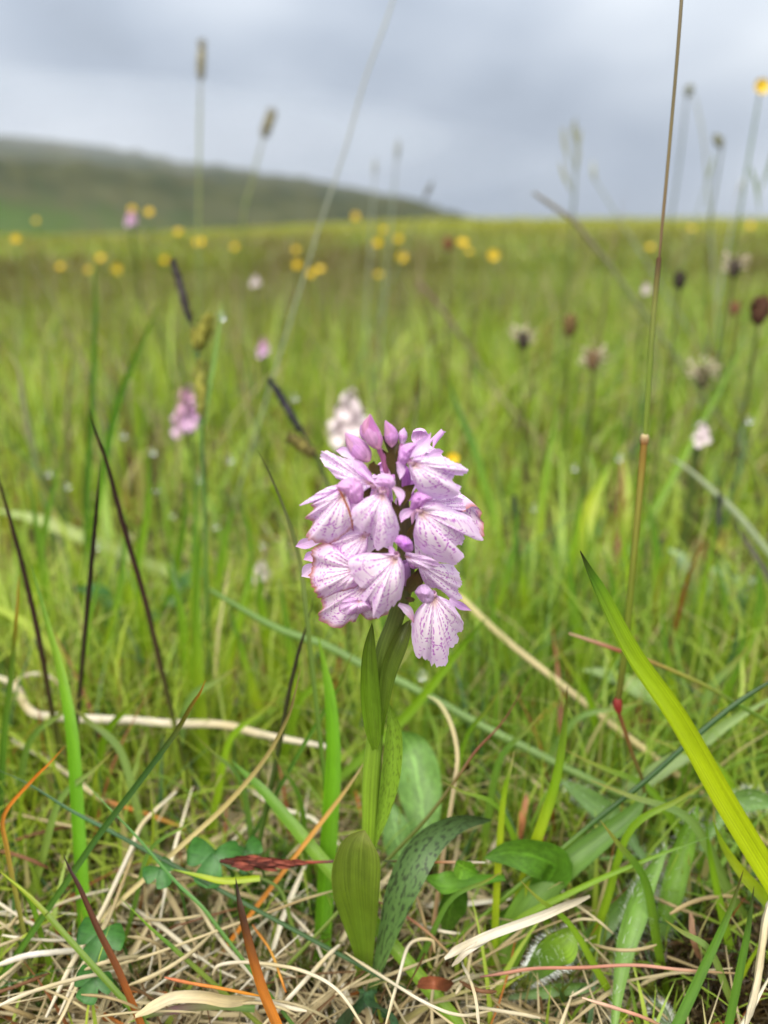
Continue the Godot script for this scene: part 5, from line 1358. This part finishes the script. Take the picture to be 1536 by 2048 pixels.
	tube(b, [P(1150, 235, 0.72), P(1153, 300, 0.72), P(1146, 420, 0.72), at], even(0.0011, 0.5), [C(130, 134, 110), C(110, 130, 70)], 18, 6)
	part(b, "stem", M.leaf, o, at)
	for s in [[1125, 250, 1140, 330], [1163, 255, 1152, 330], [1120, 322, 1145, 385], [1148, 240, 1152, 290], [1160, 300, 1150, 360]]:
		b = Buf.new()
		ribbon(b, [P(s[0], s[1], 0.72), P((s[0] + s[2]) * 0.5 - 3, (s[1] + s[3]) * 0.5, 0.72), P(s[2], s[3], 0.72)], leafy(0.002), Vector3(0, 0, 1), [C(140, 140, 116), C(110, 116, 84)], 0.4, 8, 2)
		part(b, "spikelet", M.straw, o, at)


const MARKS := [[250, 1000, "the long dark rush tip"], [185, 1250, "the straight blackish rush"], [50, 1120, "the rush cut by the left edge"], [345, 520, "the upright black sedge spike"], [400, 780, "the left sedge's lowest spike"], [374, 815, "the small pink orchid"], [570, 810, "the leaning black sedge spike"], [698, 826, "the white orchid"], [800, 1050, "the main orchid's flowers"], [430, 1705, "the large trefoil"], [530, 1725, "the dead seed head"], [715, 1800, "the big base leaf"], [520, 1900, "the orange based blade"], [195, 1860, "the brown and orange blade"], [60, 1560, "the bent orange blade"], [150, 1600, "the widest bright blade"], [390, 2000, "the crumpled sheath"], [350, 1445, "the long bleached stalk"], [230, 1750, "the long slanting straw"], [1040, 1850, "the white forked straw"], [1100, 1900, "the curled hairy leaf"], [1240, 1930, "the long hairy leaf"], [1340, 1780, "the upright hairy leaf"], [1470, 1950, "the brown moss"], [1350, 1440, "the broad slanting blade"], [1290, 880, "the joint of the tall stalk"], [1235, 1405, "the red joint of the tall stalk"], [1403, 862, "the small white flower at right"], [1436, 1040, "the black sedge spike at right"], [1030, 1025, "the short black sedge spike"], [1522, 622, "the large brown plantain head"], [1405, 755, "the lowest plantain head"], [522, 1138, "the tiny white flower"], [840, 1550, "the pale oval leaf"], [930, 1750, "the low leafy plant"], [870, 1980, "the red brown dead leaf"], [10, 1950, "the left edge"], [600, 2040, "the bottom edge"]]
var told := {}

func where(x: float, y: float, what: String, tail := "") -> String:  # a label by the nearest landmark, no two alike
	var order := MARKS.duplicate()
	order.sort_custom(func(a, b): return Vector2(a[0] - x, a[1] - y).length() < Vector2(b[0] - x, b[1] - y).length())
	for m in order:
		var q := Vector2(x - m[0], y - m[1])
		var dir := "beside"
		if q.length() > 14:
			var h := "left" if q.x < 0 else "right"
			dir = ("just " if q.length() < 70 else "") + (h + " of" if absf(q.x) > 2.0 * absf(q.y) else (("above" if q.y < 0 else "below") + ("" if absf(q.y) > 2.0 * absf(q.x) else " and " + h + " of")))
		var l := "%s %s %s%s" % [what, dir, m[2], tail]
		if not told.has(l):
			told[l] = true
			return l
	return what

func build_drops():
	for s in [[443, 633, 0.298, 11], [195, 1092, 0.36, 9], [305, 903, 0.42, 9], [247, 870, 0.45, 8], [135, 972, 0.42, 8], [97, 946, 0.42, 9], [402, 957, 0.42, 9], [460, 918, 0.42, 9], [432, 1052, 0.40, 8], [380, 1140, 0.36, 8], [378, 1165, 0.36, 8], [1500, 840, 0.40, 9], [1240, 914, 0.42, 9], [1404, 880, 0.42, 9], [1412, 868, 0.42, 9], [430, 1170, 0.36, 8], [844, 1350, 0.25, 14], [525, 1090, 0.36, 8], [1150, 935, 0.42, 8], [313, 980, 0.42, 7], [1068, 1015, 0.42, 8], [590, 795, 0.5, 8], [1490, 1190, 0.38, 9], [345, 1030, 0.42, 7]]:
		var c := P(s[0], s[1], s[2])
		var m := SphereMesh.new()
		m.radius = s[3] * 0.85 * s[2] / F
		m.height = m.radius * 2.0
		m.radial_segments = 14
		m.rings = 8
		var o := MeshInstance3D.new()
		o.name = numbered("dew_drop")
		o.mesh = m
		o.material_override = M.water
		o.position = c
		add_child(o)
		tag(o, where(s[0], s[1], "clear round dew drop"), "dew drop", "dew drops on the grass")
